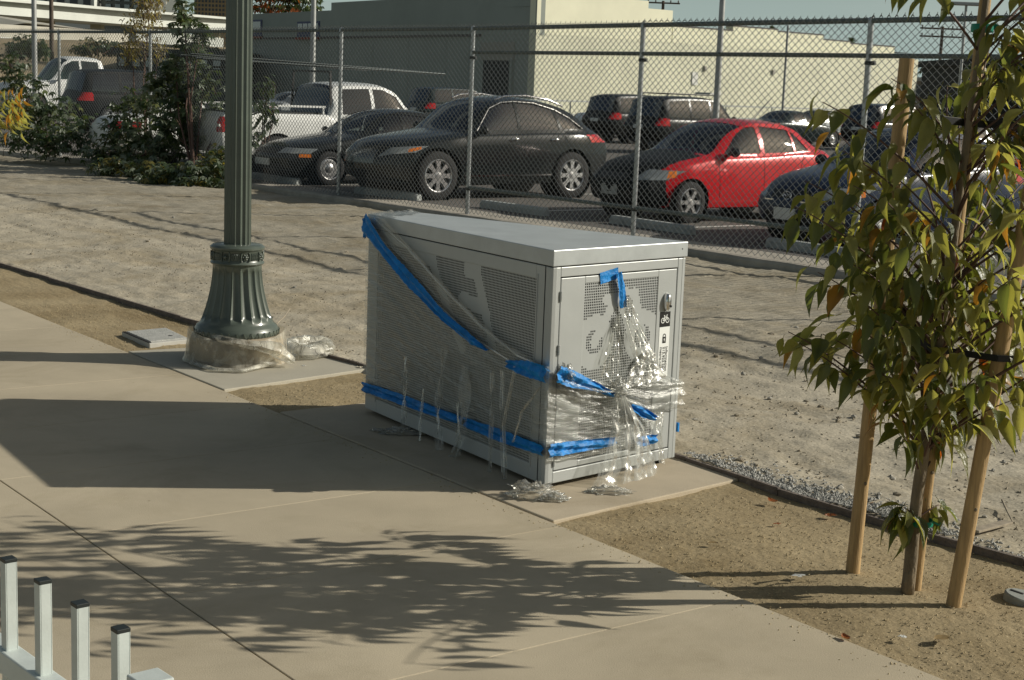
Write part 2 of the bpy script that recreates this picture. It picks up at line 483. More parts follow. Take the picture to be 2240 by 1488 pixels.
# bare dirt field up to the fence
def dirt(s, t):
    u = -6 + 50 * (s ** 1.5)
    a = head_at(u); c = fence_at(u)
    c = c + (a - c).normalized() * 0.16
    p = a.lerp(c, t ** 1.25)
    k = min(1, t * 10)
    n = noise.fractal(V3((p.x * 0.9, p.y * 0.9, 7.7)), 0.9, 2.1, 4) * 0.028 * k + noise.fractal(V3((p.x * 5, p.y * 5, 2)), 0.8, 2.1, 4) * 0.015
    n += max(0, noise.noise(V3((p.x * 13, p.y * 13, 5.1))) - 0.32) * 0.05
    for tr_ in (0.30, 0.42): n -= 0.018 * k * math.exp(-((t - tr_ - 0.03 * noise.noise(V3((u * .3, 0, 0)))) / 0.013) ** 2) * (0.6 + 0.4 * noise.noise(V3((u * 6, tr_, 0))))
    p.z = 0.004 + n + 0.055 * max(0, t - 0.5) * 2 * 0.6
    return p
b = MB(); b.grid(dirt, 700, 150)
tag(b.build('dirt_field_ground', M_dirt, smooth=180), kind='structure')

# edging board (thin bender board, standing a little proud), in lengths
M_board = mat('edging_board', (0.16, 0.13, 0.11), rough=0.85, var=0.35, scale=14, bump=0.4, bscale=60)
hb = empty('edging_board', label='thin dark edging board between the brown soil strip and the grey dirt', cat='edging')
for i in range(1, len(HEAD) - 2):
    a, c = V3((*HEAD[i], 0)), V3((*HEAD[i + 1], 0))
    n = max(1, int((c - a).length / 1.3))
    for k in range(n):
        p, q = a.lerp(c, k / n), a.lerp(c, (k + 1) / n)
        t = (q - p).normalized() * 0.002
        z = 0.012 + 0.008 * noise.noise(V3((p.x * 3, p.y * 3, 0)))
        b = MB(); b.bar(p + t + V3((0, 0, z - 0.03)), q - t + V3((0, 0, z - 0.034)), 0.022, 0.09)
        b.build('board_length', M_board, hb, bevel=0.002)

# parking lot slab (its lip stands above the dirt) with a concrete lip strip under the fence
A_AX = V3((0.79, 0.613, 0)).normalized()      # parked cars point along this, away from the fence
fl = [V3((*p, 0)) for p in FENCE]
b = MB()
near = [p - A_AX * 0.02 for p in fl]
far = [p + A_AX * 120 for p in fl]
n = len(near)
b.add([(p.x, p.y, LOT_Z) for p in near] + [(p.x, p.y, LOT_Z) for p in far] + [(p.x, p.y, -0.3) for p in near],
      [(i, i + 1, n + i + 1, n + i) for i in range(n - 1)] + [(2 * n + i, 2 * n + i + 1, i + 1, i) for i in range(n - 1)])
tag(b.build('parking_lot_ground', M_asph), kind='structure')
M_lip = mat('lip_concrete', (0.36, 0.33, 0.28), rough=0.95, var=0.2, scale=3, bump=0.5, bscale=30)
b = MB(); m = 400
vs = []
for i in range(m + 1):
    u = -5 + 46 * i / m
    p = fence_at(u)
    w = 0.20 + 0.05 * noise.noise(V3((u * 1.7, 0, 0))) + 0.03 * noise.noise(V3((u * 7, 3, 0)))
    z = LOT_Z + 0.006
    vs += [p - A_AX * w + V3((0, 0, -0.2)), p - A_AX * w + V3((0, 0, z - 0.035)), p - A_AX * (w - 0.03) + V3((0, 0, z)), p + A_AX * 0.55 + V3((0, 0, z))]
b.add(vs, [(i * 4 + k, i * 4 + 4 + k, i * 4 + 5 + k, i * 4 + 1 + k) for i in range(m) for k in range(3)])
tag(b.build('lot_lip_paving', M_lip), kind='structure')
# painted stall lines
M_line = mat('line_paint', (0.62, 0.62, 0.58), rough=0.8, var=0.25, scale=8)
for k in range(-4, 4):
    p = V3((1.0, 22.55, 0)) + FD.normalized() * (2.86 * k + 1.43)
    b = MB(); q = p + A_AX * 4.6; w = FD.normalized() * 0.05
    b.add([(*(p - w)[:2], LOT_Z + 0.005), (*(p + w)[:2], LOT_Z + 0.005), (*(q + w)[:2], LOT_Z + 0.005), (*(q - w)[:2], LOT_Z + 0.005)], [(0, 1, 2, 3)])
    tag(b.build('stall_line_marking', M_line), kind='structure')

# gravel, pebbles and stones
def rock_mesh(seed, m, flat=0.65):
    r = random.Random(seed); bm = bmesh.new()
    bmesh.ops.create_icosphere(bm, subdivisions=1, radius=1.0)
    o = V3((r.random() * 9, r.random() * 9, seed))
    for v in bm.verts:
        k = 1 + 0.38 * noise.noise(v.co * 1.1 + o)
        v.co = V3((v.co.x * k * 1.15, v.co.y * k * 0.9, v.co.z * k * flat))
    me = bpy.data.meshes.new('stone'); bm.to_mesh(me); bm.free(); me.materials.append(m)
    return me
M_rock = mat('grey_stone', (0.40, 0.375, 0.32), rough=0.9, var=0.25, scale=3, bump=0.4, bscale=20)
M_clod = mat('dirt_clod', (0.30, 0.26, 0.195), rough=1, var=0.2, scale=5, bump=0.5, bscale=20)
rocks = [rock_mesh(i, M_rock if i % 2 else M_clod) for i in range(8)]
def dirt_z(x, y):
    return 0.004 + noise.fractal(V3((x * 0.9, y * 0.9, 7.7)), 0.9, 2.1, 4) * 0.028 + noise.fractal(V3((x * 5, y * 5, 2)), 0.8, 2.1, 4) * 0.015
stones = []
for i in range(110):
    if i < 75: px, py = rnd.uniform(1505, 2235), rnd.uniform(640, 1150)
    else: px, py = rnd.uniform(20, 790), rnd.uniform(440, 740)
    p = gnd(px, py, 0.01)
    uu = -0.6 * (p.x - OX) + 0.8 * (p.y - OY); h = head_at(uu); f = fence_at(uu)
    k = (p - h).dot((f - h)) / (f - h).length_squared
    if k < 0.02 or k > 0.93: continue
    s = rnd.uniform(0.010, 0.024) * (1.35 if rnd.random() < 0.15 else 1)
    o = link('stone', rocks[rnd.randrange(8)])
    o.location = (p.x, p.y, dirt_z(p.x, p.y) + s * 0.3); o.scale = (s, s, s); o.rotation_euler = (0, 0, rnd.uniform(0, 6.3))
    tag(o, 'small grey stone lying loose on the bare dirt', 'stone', 'loose stones on the dirt')
def scatter(name, pts, smin, smax, m, seed=3, zf=None):
    r = random.Random(seed); b = MB()
    for p in pts:
        s = r.uniform(smin, smax); a = r.uniform(0, 6.3)
        e = [V3((math.cos(a), math.sin(a), 0)) * s, V3((-math.sin(a), math.cos(a), 0)) * s * r.uniform(0.6, 1), V3((0, 0, 1)) * s * r.uniform(0.5, 0.9)]
        c = V3(p); j = lambda: r.uniform(0.75, 1.2)
        vs = [c + e[0] * j(), c + e[1] * j(), c - e[0] * j(), c - e[1] * j(), c + e[2] * j() + e[0] * r.uniform(-.3, .3), c - e[2] * 0.5]
        b.add(vs, [(0, 1, 4), (1, 2, 4), (2, 3, 4), (3, 0, 4), (1, 0, 5), (2, 1, 5), (3, 2, 5), (0, 3, 5)])
    return tag(b.build(name, m), kind='stuff')
# crushed gravel along the edging board right of the locker
pts = []
for i in range(5200):
    k = rnd.random() ** 0.8
    u = 2.95 - 2.9 * k
    h = head_at(u); d = abs(rnd.gauss(0, 0.13)) * (1 if u > 1.2 else 0.55) + 0.02
    if u < 1.2 and rnd.random() < 0.85: continue
    p = h + V3((0.8, 0.6, 0)) * d
    pts.append((p.x, p.y, dirt_z(p.x, p.y) + 0.004 * rnd.random() + max(0, 0.02 - d * 0.08)))
M_gravel = mat('crushed_gravel', (0.33, 0.325, 0.30), rough=0.9, var=0.5, scale=40)
tag(scatter('gravel', pts, 0.006, 0.015, M_gravel), 'crushed grey gravel spilled along the edging board right of the locker', 'gravel')
pts = []
for i in range(24000):
    u = -4 + 26 * rnd.random() ** 1.7; h = head_at(u); f = fence_at(u)
    k = rnd.random() ** 1.5 * 0.94 + 0.01
    p = h.lerp(f, k); pts.append((p.x, p.y, dirt_z(p.x, p.y) * min(1, k * 10) + 0.04 * max(0, k - .5)))
tag(scatter('pebbles', pts, 0.003, 0.014, M_clod, 5), 'small pebbles and clods strewn over the bare dirt', 'pebbles')
pts = []
for i in range(17000):
    u = -3.2 + 13 * rnd.random() ** 1.6; k = rnd.random()
    p = uv(u, 0.11).lerp(head_at(u), k)
    if 2.3 < u < 5.05 or (5.75 < u < 7.35): continue
    pts.append((p.x, p.y, -0.011 + noise.fractal(V3((p.x * 2.2, p.y * 2.2, 1.3)), 0.9, 2.1, 5) * 0.010))
for i in range(800):                                # grains kicked over the pavement edge
    u = -3.2 + 12 * rnd.random() ** 1.4
    p = uv(u, 0.10 + abs(rnd.gauss(0, 0.07)))
    if 5.75 < u < 7.35: continue
    pts.append((p.x, p.y, 0.0005))
M_grit = mat('soil_grit', (0.40, 0.32, 0.19), rough=0.95, var=0.4, scale=30)
tag(scatter('soil_grit', pts, 0.0025, 0.0065, M_grit, 8), 'coarse brown grit covering the planting strip', 'grit')

# ------------------------------------------------------------------ bicycle locker (wedge plan)
LA, LB, LC, LD = V3((0.19, 7.48, 0)), V3((0.915, 8.19, 0)), V3((-0.885, 9.18, 0)), V3((-0.66, 9.46, 0))
Z0, Z1, Z2 = 0.035, 1.135, 1.222
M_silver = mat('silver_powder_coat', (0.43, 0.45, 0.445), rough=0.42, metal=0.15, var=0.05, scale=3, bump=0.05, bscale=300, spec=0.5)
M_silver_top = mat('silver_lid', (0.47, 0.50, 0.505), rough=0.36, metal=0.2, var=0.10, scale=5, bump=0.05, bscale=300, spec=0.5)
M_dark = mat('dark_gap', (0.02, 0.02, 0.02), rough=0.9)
M_chrome = mat('chrome', (0.75, 0.75, 0.75), rough=0.12, metal=1.0)
M_shade_sheet = mat('dark_shade_sheet', (0.05, 0.052, 0.05), rough=0.8)  # near-black, for sheets added inside the locker to darken its holes
M_inside = mat('locker_inside', (0.22, 0.23, 0.23), rough=0.8)
locker = empty('bicycle_locker', (0, 0, 0), 'silver perforated metal bicycle locker half wrapped in clear film', 'locker')


class Face:
    """an upright panel plane: a = start, b = end, n = outward normal"""
    def __init__(s, a, b):
        s.a, s.b = V3(a), V3(b)
        s.L = (s.b - s.a).length
        s.t = (s.b - s.a).normalized()
        s.n = s.t.cross(V3((0, 0, 1)))
    def p(s, d, z, off=0.0):
        return s.a + s.t * d + s.n * off + V3((0, 0, z))
    def hit(s, px, py, off=0.0):
        d = _f + _r * ((px - 1120) / FPX) - _up * ((py - 744) / FPX)
        o = V3((0, 0, CAMH)); c = s.a + s.n * off
        k = (c - o).dot(s.n) / d.dot(s.n)
        q = o + d * k
        return (q - s.a).dot(s.t), q.z

SIDE, FRONT, RIGHT, BACK = Face(LC, LA), Face(LA, LB), Face(LB, LD), Face(LD, LC)


def panel_box(mb, F, d0, d1, z0, z1, o0, o1):
    q = [F.p(d0, z0, o0), F.p(d1, z0, o0), F.p(d1, z0, o1), F.p(d0, z0, o1)]
    q += [v + V3((0, 0, z1 - z0)) for v in q]
    mb.add(q, [(0, 1, 2, 3), (7, 6, 5, 4), (4, 5, 1, 0), (5, 6, 2, 1), (6, 7, 3, 2), (7, 4, 0, 3)])


def bike_mask(cx, cz, s, shape='bike'):
    """solid picture left unpunched in the hole field: a bicycle"""
    def seg(p, a, c):
        ab = (c[0] - a[0], c[1] - a[1]); ap = (p[0] - a[0], p[1] - a[1])
        k = max(0, min(1, (ap[0] * ab[0] + ap[1] * ab[1]) / (ab[0] ** 2 + ab[1] ** 2)))
        return math.hypot(ap[0] - k * ab[0], ap[1] - k * ab[1])
    lines = [((-0.62, 0), (-0.1, 0.72), .11), ((-0.1, 0.72), (0.50, 0.72), .10), ((0.1, -0.05), (0.5, 0.72), .10), ((0.62, 0), (0.40, 1.02), .11),
             ((-0.62, 0), (0.1, -0.05), .09), ((0.1, -0.05), (-0.2, 0.86), .09), ((-0.38, 0.9), (0.0, 0.9), .10), ((0.22, 1.06), (0.46, 1.02), .09)]
    def f(x, z):
        x, z = (x - cx) / s, (z - cz) / s
        for wx in (-0.62, 0.62):
            r = math.hypot(x - wx, z)
            if 0.26 < r < 0.50: return True
        return any(seg((x, z), a, c) < w for a, c, w in lines)
    return f


def perforated(F, d0, d1, z0, z1, pitch, hole, off, solid, name, parent, m):
    nx, nz = int((d1 - d0) / pitch), int((z1 - z0) / pitch)
    px, pz = (d1 - d0) / nx, (z1 - z0) / nz
    h = hole / 2; vs, fs = [], []
    for i in range(nx):
        for j in range(nz):
            x0, y0 = d0 + i * px, z0 + j * pz
            cx, cz = x0 + px / 2, y0 + pz / 2
            n = len(vs)
            vs += [(x0, y0), (x0 + px, y0), (x0 + px, y0 + pz), (x0, y0 + pz)]
            if solid and solid(cx, cz): fs.append((n, n + 1, n + 2, n + 3)); continue
            vs += [(cx - h, cz - h), (cx + h, cz - h), (cx + h, cz + h), (cx - h, cz + h)]
            fs += [(n, n + 1, n + 5, n + 4), (n + 1, n + 2, n + 6, n + 5), (n + 2, n + 3, n + 7, n + 6), (n + 3, n, n + 4, n + 7)]
    a = np.array(vs); o = np.array(F.a) + np.array(F.n) * off
    P = o[None, :] + a[:, :1] * np.array(F.t)[None, :]; P[:, 2] += a[:, 1]
    mb = MB(); mb.v = P.tolist(); mb.f = fs
    return mb.build(name, m, parent)


def strokes(lines):
    def f(x, z):
        for a, c, w in lines:
            ab = (c[0] - a[0], c[1] - a[1]); ap = (x - a[0], z - a[1])
            k = max(0, min(1, (ap[0] * ab[0] + ap[1] * ab[1]) / (ab[0] ** 2 + ab[1] ** 2 + 1e-9)))
            if math.hypot(ap[0] - k * ab[0], ap[1] - k * ab[1]) < w: return True
        return False
    return f
_h = lambda px, py: SIDE.hit(px, py)
_st = strokes([(_h(908, 556), _h(948, 572), .035), (_h(945, 575), _h(965, 640), .035), (_h(1022, 590), _h(1042, 588), .045), (_h(1040, 592), _h(1062, 690), .04), (_h(1010, 655), _h(1050, 670), .04), (_h(965, 640), _h(1010, 760), .035), (_h(1062, 690), _h(1075, 760), .035)])
def side_mask(x, z):
    return _st(x, z)


# long sides: frame borders, punched sheet
for F, nm, d0, d1 in ((SIDE, 'side_panel', 0.15, 1.86), (RIGHT, 'side_panel', 0.15, 1.80)):
    mb = MB()
    panel_box(mb, F, 0.0, d0, Z0, Z1, -0.025, 0.0)
    panel_box(mb, F, d1, F.L, Z0, Z1, -0.025, 0.0)
    panel_box(mb, F, d0, d1, 1.065, Z1, -0.025, 0.0)
    panel_box(mb, F, d0, d1, Z0, 0.115, -0.025, 0.0)
    o = mb.build(nm, M_silver, locker, bevel=0.003)
    if F is SIDE:
        mb = MB(); panel_box(mb, F, d0 - .05, d1 + .0, .06, 1.10, -0.055, -0.05); mb.build('side_shade_sheet', M_shade_sheet, o)  # added sheet that makes the side holes read as shaded
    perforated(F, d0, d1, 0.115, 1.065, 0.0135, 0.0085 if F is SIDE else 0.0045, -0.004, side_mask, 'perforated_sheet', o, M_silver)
    mb = MB()                                  # seam strips standing proud
    panel_box(mb, F, F.L - 0.07, F.L - 0.064, Z0, Z1, 0.0, 0.0015)
    mb.build('seam', M_dark, o)
    for dd in (d1 + 0.012, d0 - 0.018):
        mb = MB(); panel_box(mb, F, dd, dd + .006, 0.1, 1.09, 0.0, 0.004); mb.build('seam', M_silver, o)
# back sheet
mb = MB(); panel_box(mb, BACK, 0, BACK.L, Z0, Z1, -0.02, 0.0); mb.build('back_panel', M_silver, locker, bevel=0.003)
# front frame around the door
DL, DR, DB, DT = 0.055, 0.955, 0.095, 1.085
mb = MB()
panel_box(mb, FRONT, 0.0, DL, Z0, Z1, -0.03, 0.001); panel_box(mb, FRONT, DR, FRONT.L, Z0, Z1, -0.03, 0.001)
panel_box(mb, FRONT, DL, DR, DT, Z1, -0.03, 0.001); panel_box(mb, FRONT, DL, DR, Z0, DB, -0.03, 0.001)
mb.build('door_frame', M_silver, locker, bevel=0.004)
door = empty('door'); door.parent = locker
g = 0.006
mb = MB(); p0, p1, q0, q1 = 0.235, 0.800, 0.13, 1.045
panel_box(mb, FRONT, DL + g, p0, DB + g, DT - g, -0.02, 0.0); panel_box(mb, FRONT, p1, DR - g, DB + g, DT - g, -0.02, 0.0)
panel_box(mb, FRONT, p0, p1, q1, DT - g, -0.02, 0.0); panel_box(mb, FRONT, p0, p1, DB + g, q0, -0.02, 0.0)
mb.build('door_leaf', M_silver, door, bevel=0.003)
_dm = strokes([((0.325, 0.735), (0.46, 0.93), .030), ((0.40, 0.95), (0.50, 0.95), .028), ((0.695, 0.735), (0.62, 0.97), .028), ((0.55, 0.98), (0.62, 0.97), .02), ((0.50, 0.93), (0.60, 0.76), .02)])
def door_mask(x, z):
    for wx in (0.325, 0.695):
        if 0.064 < math.hypot((x - wx), (z - 0.735)) < 0.142: return True
    return _dm(x, z)
perforated(FRONT, p0, p1, q0, q1, 0.0135, 0.0088, -0.003, door_mask, 'perforated_sheet', door, M_silver)
mb = MB()
for z in (0.99, 0.72, 0.42, 0.15):
    mb.lathe([(0.006, -0.025), (0.007, 0), (0.006, 0.025)], 8, FRONT.p(DL + 0.002, z, 0.006))
mb.build('hinge', M_silver, door)
# added dark sheet behind the door, stands in for shade in its holes
mb = MB(); panel_box(mb, FRONT, DL + 0.02, DR - 0.02, DB + .01, DT - .01, -0.060, -0.055); mb.build('door_shade_sheet', M_shade_sheet, door)
# lock handle: steel plate with a rounded grip
hd = empty('handle'); hd.parent = door
mb = MB()
def handle_pt(k, s, off):
    w = 0.019 * (1 - abs(s) ** 4) ** 0.5
    return FRONT.p(0.868 + k * w, 0.905 + s * 0.046, off)
ring = [(math.cos(a), math.sin(a)) for a in np.linspace(0, 2 * math.pi, 24, endpoint=False)]
rows = [(1.0, 0.0), (1.0, 0.010), (0.9, 0.02), (0.7, 0.028), (0.0, 0.030)]
vs = []
for sc_, of in rows:
    for c, s in ring: vs.append(FRONT.p(0.868 + c * 0.021 * sc_, 0.905 + s * 0.05 * sc_, of))
fs = [(i * 24 + k, i * 24 + (k + 1) % 24, (i + 1) * 24 + (k + 1) % 24, (i + 1) * 24 + k) for i in range(4) for k in range(24)]
mb.add(vs, fs); mb.build('grip', M_chrome, hd, smooth=60)
mb = MB(); mb.lathe([(0.006, 0), (0.006, 0.006), (0.0035, 0.007)], 12, (0, 0, 0), axis='y')
o = mb.build('keyhole', M_dark, hd); o.matrix_parent_inverse = Matrix.Identity(4)
o.location = FRONT.p(0.876, 0.885, 0.029); o.rotation_euler = (0, 0, math.atan2(-FRONT.n.x, FRONT.n.y))
# door sticker: black square with bicycle, white field with padlock and lettering
M_black = mat('sticker_black', (0.012, 0.012, 0.012), rough=0.35)
M_white = mat('sticker_white', (0.84, 0.86, 0.84), rough=0.4)
stick = empty('sticker'); stick.parent = door
mb = MB(); panel_box(mb, FRONT, 0.828, 0.912, 0.50, 0.770, 0.0, 0.0016); mb.build('white_field', M_white, stick)
mb = MB(); panel_box(mb, FRONT, 0.828, 0.912, 0.772, 0.852, 0.0, 0.0016); mb.build('black_field', M_black, stick)
def flat(mb, a, c, w, off=0.0024):
    """flat stroke on the front plane"""
    ax, az = a; cx, cz = c
    l = math.hypot(cx - ax, cz - az); nx, nz = -(cz - az) / l * w / 2, (cx - ax) / l * w / 2
    mb.add([FRONT.p(ax + nx, az + nz, off), FRONT.p(ax - nx, az - nz, off), FRONT.p(cx - nx, cz - nz, off), FRONT.p(cx + nx, cz + nz, off)], [(0, 1, 2, 3)])
def ringflat(mb, c, r0, r1, a0=0, a1=2 * math.pi, n=20, off=0.0024):
    vs = []
    for i in range(n + 1):
        a = a0 + (a1 - a0) * i / n
        for r in (r0, r1): vs.append(FRONT.p(c[0] + r * math.cos(a), c[1] + r * math.sin(a), off))
    mb.add(vs, [(2 * i, 2 * i + 1, 2 * i + 3, 2 * i + 2) for i in range(n)])
mb = MB(); bx, bz, k = 0.870, 0.806, 0.030
for wx in (-0.62, 0.62): ringflat(mb, (bx + wx * k, bz), 0.36 * k, 0.5 * k)
for a, c in (((-.62, 0), (-.15, .6)), ((-.15, .6), (.42, .6)), ((.08, -.05), (.45, .62)), ((.62, 0), (.36, .95)), ((-.62, 0), (.08, -.05)), ((.08, -.05), (-.25, .85)), ((-.4, .88), (-.08, .88)), ((.36, .95), (.62, .95))):
    flat(mb, (bx + a[0] * k, bz + a[1] * k), (bx + c[0] * k, bz + c[1] * k), 0.0042)
mb.build('bicycle_symbol', M_white, stick)
mb = MB(); flat(mb, (0.856, 0.700), (0.884, 0.700), 0.034); ringflat(mb, (0.870, 0.722), 0.0075, 0.0125, 0, math.pi, 12); flat(mb, (0.860, 0.712), (0.860, 0.724), 0.005); flat(mb, (0.880, 0.712), (0.880, 0.724), 0.005)
mb.build('padlock_symbol', M_black, stick)
mb = MB(); ringflat(mb, (0.870, 0.704), 0.0, 0.0045, off=0.0030); flat(mb, (0.870, 0.704), (0.870, 0.692), 0.004, off=0.0030); mb.build('padlock_keyhole', M_white, stick)
def lettering(txt, d, z, size, F=FRONT, parent=None, m=M_black, off=0.0028):
    """flat printed letters reading downwards"""
    cu = bpy.data.curves.new('lettering', 'FONT'); cu.body = txt; cu.size = size
    cu.align_x = 'LEFT'; cu.align_y = 'CENTER'; cu.offset = size * 0.012
    o = bpy.data.objects.new('lettering_source', cu); col.objects.link(o)
    bpy.context.view_layer.update()
    me = bpy.data.meshes.new_from_object(o.evaluated_get(bpy.context.evaluated_depsgraph_get()))
    bpy.data.objects.remove(o); bpy.data.curves.remove(cu)
    X = V3((0, 0, -1)); Z = F.n; Y = Z.cross(X); p = F.p(d, z, off)
    me.transform(Matrix(((X.x, Y.x, Z.x, p.x), (X.y, Y.y, Z.y, p.y), (X.z, Y.z, Z.z, p.z), (0, 0, 0, 1))))
    me.name = 'lettering'; me.materials.clear(); me.materials.append(m)
    return link('lettering', me, parent)
lettering('Information', 0.893, 0.664, 0.0285, parent=stick)
lettering('213.922.2660', 0.870, 0.664, 0.0265, parent=stick)
lettering('metro.net', 0.847, 0.664, 0.0285, parent=stick)
# lid with a small overhang, shadow gap under it
def off_poly(k):
    c = (LA + LB + LC + LD) / 4
    Fs = [FRONT, RIGHT, BACK, SIDE]; out = []
    for i in range(4):
        f0, f1 = Fs[i - 1], Fs[i]
        # intersection of the two offset edges
        a, da, c2, dc = f0.a + f0.n * k, f0.t, f1.a + f1.n * k, f1.t
        den = da.x * dc.y - da.y * dc.x
        s_ = ((c2.x - a.x) * dc.y - (c2.y - a.y) * dc.x) / den
        out.append(a + da * s_)
    return out
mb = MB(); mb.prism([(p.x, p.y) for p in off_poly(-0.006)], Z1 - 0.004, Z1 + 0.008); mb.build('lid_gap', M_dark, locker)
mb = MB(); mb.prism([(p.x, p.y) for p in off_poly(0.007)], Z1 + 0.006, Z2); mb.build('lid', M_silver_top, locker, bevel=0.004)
mb = MB(); mb.prism([(p.x, p.y) for p in off_poly(-0.03)], Z0, Z0 + 0.01); mb.build('floor_pan', M_inside, locker)
mb = MB()
for p in (FRONT.p(0.06, 0, -0.07), FRONT.p(0.94, 0, -0.07), BACK.p(0.1, 0, -0.1), SIDE.p(1.0, 0, -0.08), RIGHT.p(1.0, 0, -0.08)):
    mb.lathe([(0.028, 0.0), (0.028, 0.012), (0.012, 0.014), (0.012, 0.04)], 14, (p.x, p.y, 0.004))
mb.build('levelling_foot', M_dark, locker)
mb = MB(); ringflat(mb, (0.975, 1.185), 0.0, 0.004, off=0.0085); mb.build('rivet', M_dark, locker)

# ------------------------------------------------------------------ stretch film and blue tape on the locker
F_side = film('film_side', milk=0.23, streak=(2.5, 64, 1), bump=0.35, bscale=9, gloss=0.02, white=(0.82, 0.87, 0.88))
F_front = film('film_front', milk=0.24, streak=(3, 44, 1), bump=0.75, bscale=18, gloss=0.07, rough=0.15)
F_crumple = film('film_crumple', milk=0.24, streak=(9, 9, 1), bump=0.7, bscale=26, gloss=0.05, rough=0.18)
F_rope = film('film_rope', milk=0.12, streak=(3, 26, 1), bump=0.5, bscale=10, gloss=0.03, white=(0.82, 0.87, 0.88))
F_flap = film('film_flap', milk=0.38, streak=(20, 2.5, 1), bump=0.45, bscale=14, gloss=0.035, rough=0.22)
wrap = empty('stretch_film', (0, 0, 0), 'torn clear stretch film knotted around the lower half of the locker', 'plastic film')


def patch(name, fn, nu, nv, m, parent, usize=1.0, vsize=1.0, keep=None):
    vs = [fn(i / nu, j / nv) for j in range(nv + 1) for i in range(nu + 1)]
    fs, uvs = [], []
    for j in range(nv):
        for i in range(nu):
            if keep and not keep((i + .5) / nu, (j + .5) / nv): continue
            fs.append((j * (nu + 1) + i, j * (nu + 1) + i + 1, (j + 1) * (nu + 1) + i + 1, (j + 1) * (nu + 1) + i))
            uvs += [(i / nu * usize, j / nv * vsize), ((i + 1) / nu * usize, j / nv * vsize), ((i + 1) / nu * usize, (j + 1) / nv * vsize), (i / nu * usize, (j + 1) / nv * vsize)]
    me = bpy.data.meshes.new(name); me.from_pydata([tuple(v) for v in vs], [], fs)
    ul = me.uv_layers.new(name='UVMap')
    ul.data.foreach_set('uv', np.array(uvs, dtype=np.float32).ravel())
    for p in me.polygons: p.use_smooth = True
    me.materials.append(m); me.update()
    return link(name, me, parent)


def pl(pts, x):
    """piecewise-linear"""
    return float(np.interp(x, [p[0] for p in pts], [p[1] for p in pts]))


def hz(F, pts, off=0.0):
    return sorted(F.hit(px, py, off) for px, py in pts)

top_side = hz(SIDE, [(806, 470), (850, 478), (930, 560), (1020, 655), (1100, 735), (1180, 792), (1212, 805)])
low_side = hz(SIDE, [(802, 868), (870, 880), (930, 905), (1000, 945), (1060, 965), (1120, 985), (1195, 1003)])
def side_fn(s, t):
    d = -0.012 + s * (SIDE.L + 0.024)
    z1 = pl(top_side, d); z0 = pl(low_side, d) + 0.02 * noise.noise(V3((d * 9, 0, 3)))
    z = z0 + (z1 - z0) * t
    off = 0.010 + 0.016 * math.sin(math.pi * s) * t + 0.006 * noise.noise(V3((d * 4, z * 26 + d * 7, 1)))
    off += 0.045 * max(0, t - 0.8) * 5 * math.sin(math.pi * min(1, max(0, s))) ** 0.7 * (0.6 + 0.4 * noise.noise(V3((d * 6, z * 6, 0))))
    return SIDE.p(d, min(z, 1.228), off)
patch('side_wrap', side_fn, 130, 110, F_side, wrap, 2.0, 1.2)
# gathered rope of film along the upper torn edge
def rope(F, pts, rad, name, m, parent, seg=70, rows=10, off=0.02, seed=0):
    P = [F.p(*F.hit(px, py), off) for px, py in pts]
    def c(s):
        x = s * (len(P) - 1); i = min(int(x), len(P) - 2); return P[i].lerp(P[i + 1], x - i)
    def fn(s, t):
        a = t * 2 * math.pi
        p = c(s); q = (c(min(1, s + .01)) - c(max(0, s - .01))).normalized()
        n = F.n; bvec = q.cross(n)
        r = rad * (0.7 + 0.6 * abs(noise.noise(V3((s * 9 + seed, math.cos(a), math.sin(a)))))) * (0.65 + 0.35 * math.sin(math.pi * s))
        return p + (n * math.cos(a) * 0.6 + bvec * math.sin(a)) * r
    return patch(name, fn, seg, rows, m, parent, 1.5, 0.4)
rope(SIDE, [(826, 478), (900, 545), (985, 640), (1060, 715), (1140, 778), (1212, 812)], 0.011, 'gathered_edge', F_rope, wrap, 90)
rope(SIDE, [(815, 480), (870, 560), (950, 650), (1040, 735), (1130, 792)], 0.008, 'gathered_edge', F_rope, wrap, 90, seed=4, off=0.03)
# film over the far top corner of the lid
def lidfilm(s, t):
    p = LC.lerp(LD, t * 1.1 - 0.05) + (LA - LC) * (0.0 + 0.19 * s * (1 - 0.5 * t)) - (LA - LC).normalized() * 0.01
    p.z = Z2 + 0.004 + 0.020 * abs(noise.noise(V3((s * 6, t * 7, 3)))) * (1.2 - s)
    return p
patch('lid_film', lidfilm, 40, 30, F_crumple, wrap, 0.5, 0.4, keep=lambda s, t: s < 0.75 + 0.3 * noise.noise(V3((t * 5, 0, 0))))
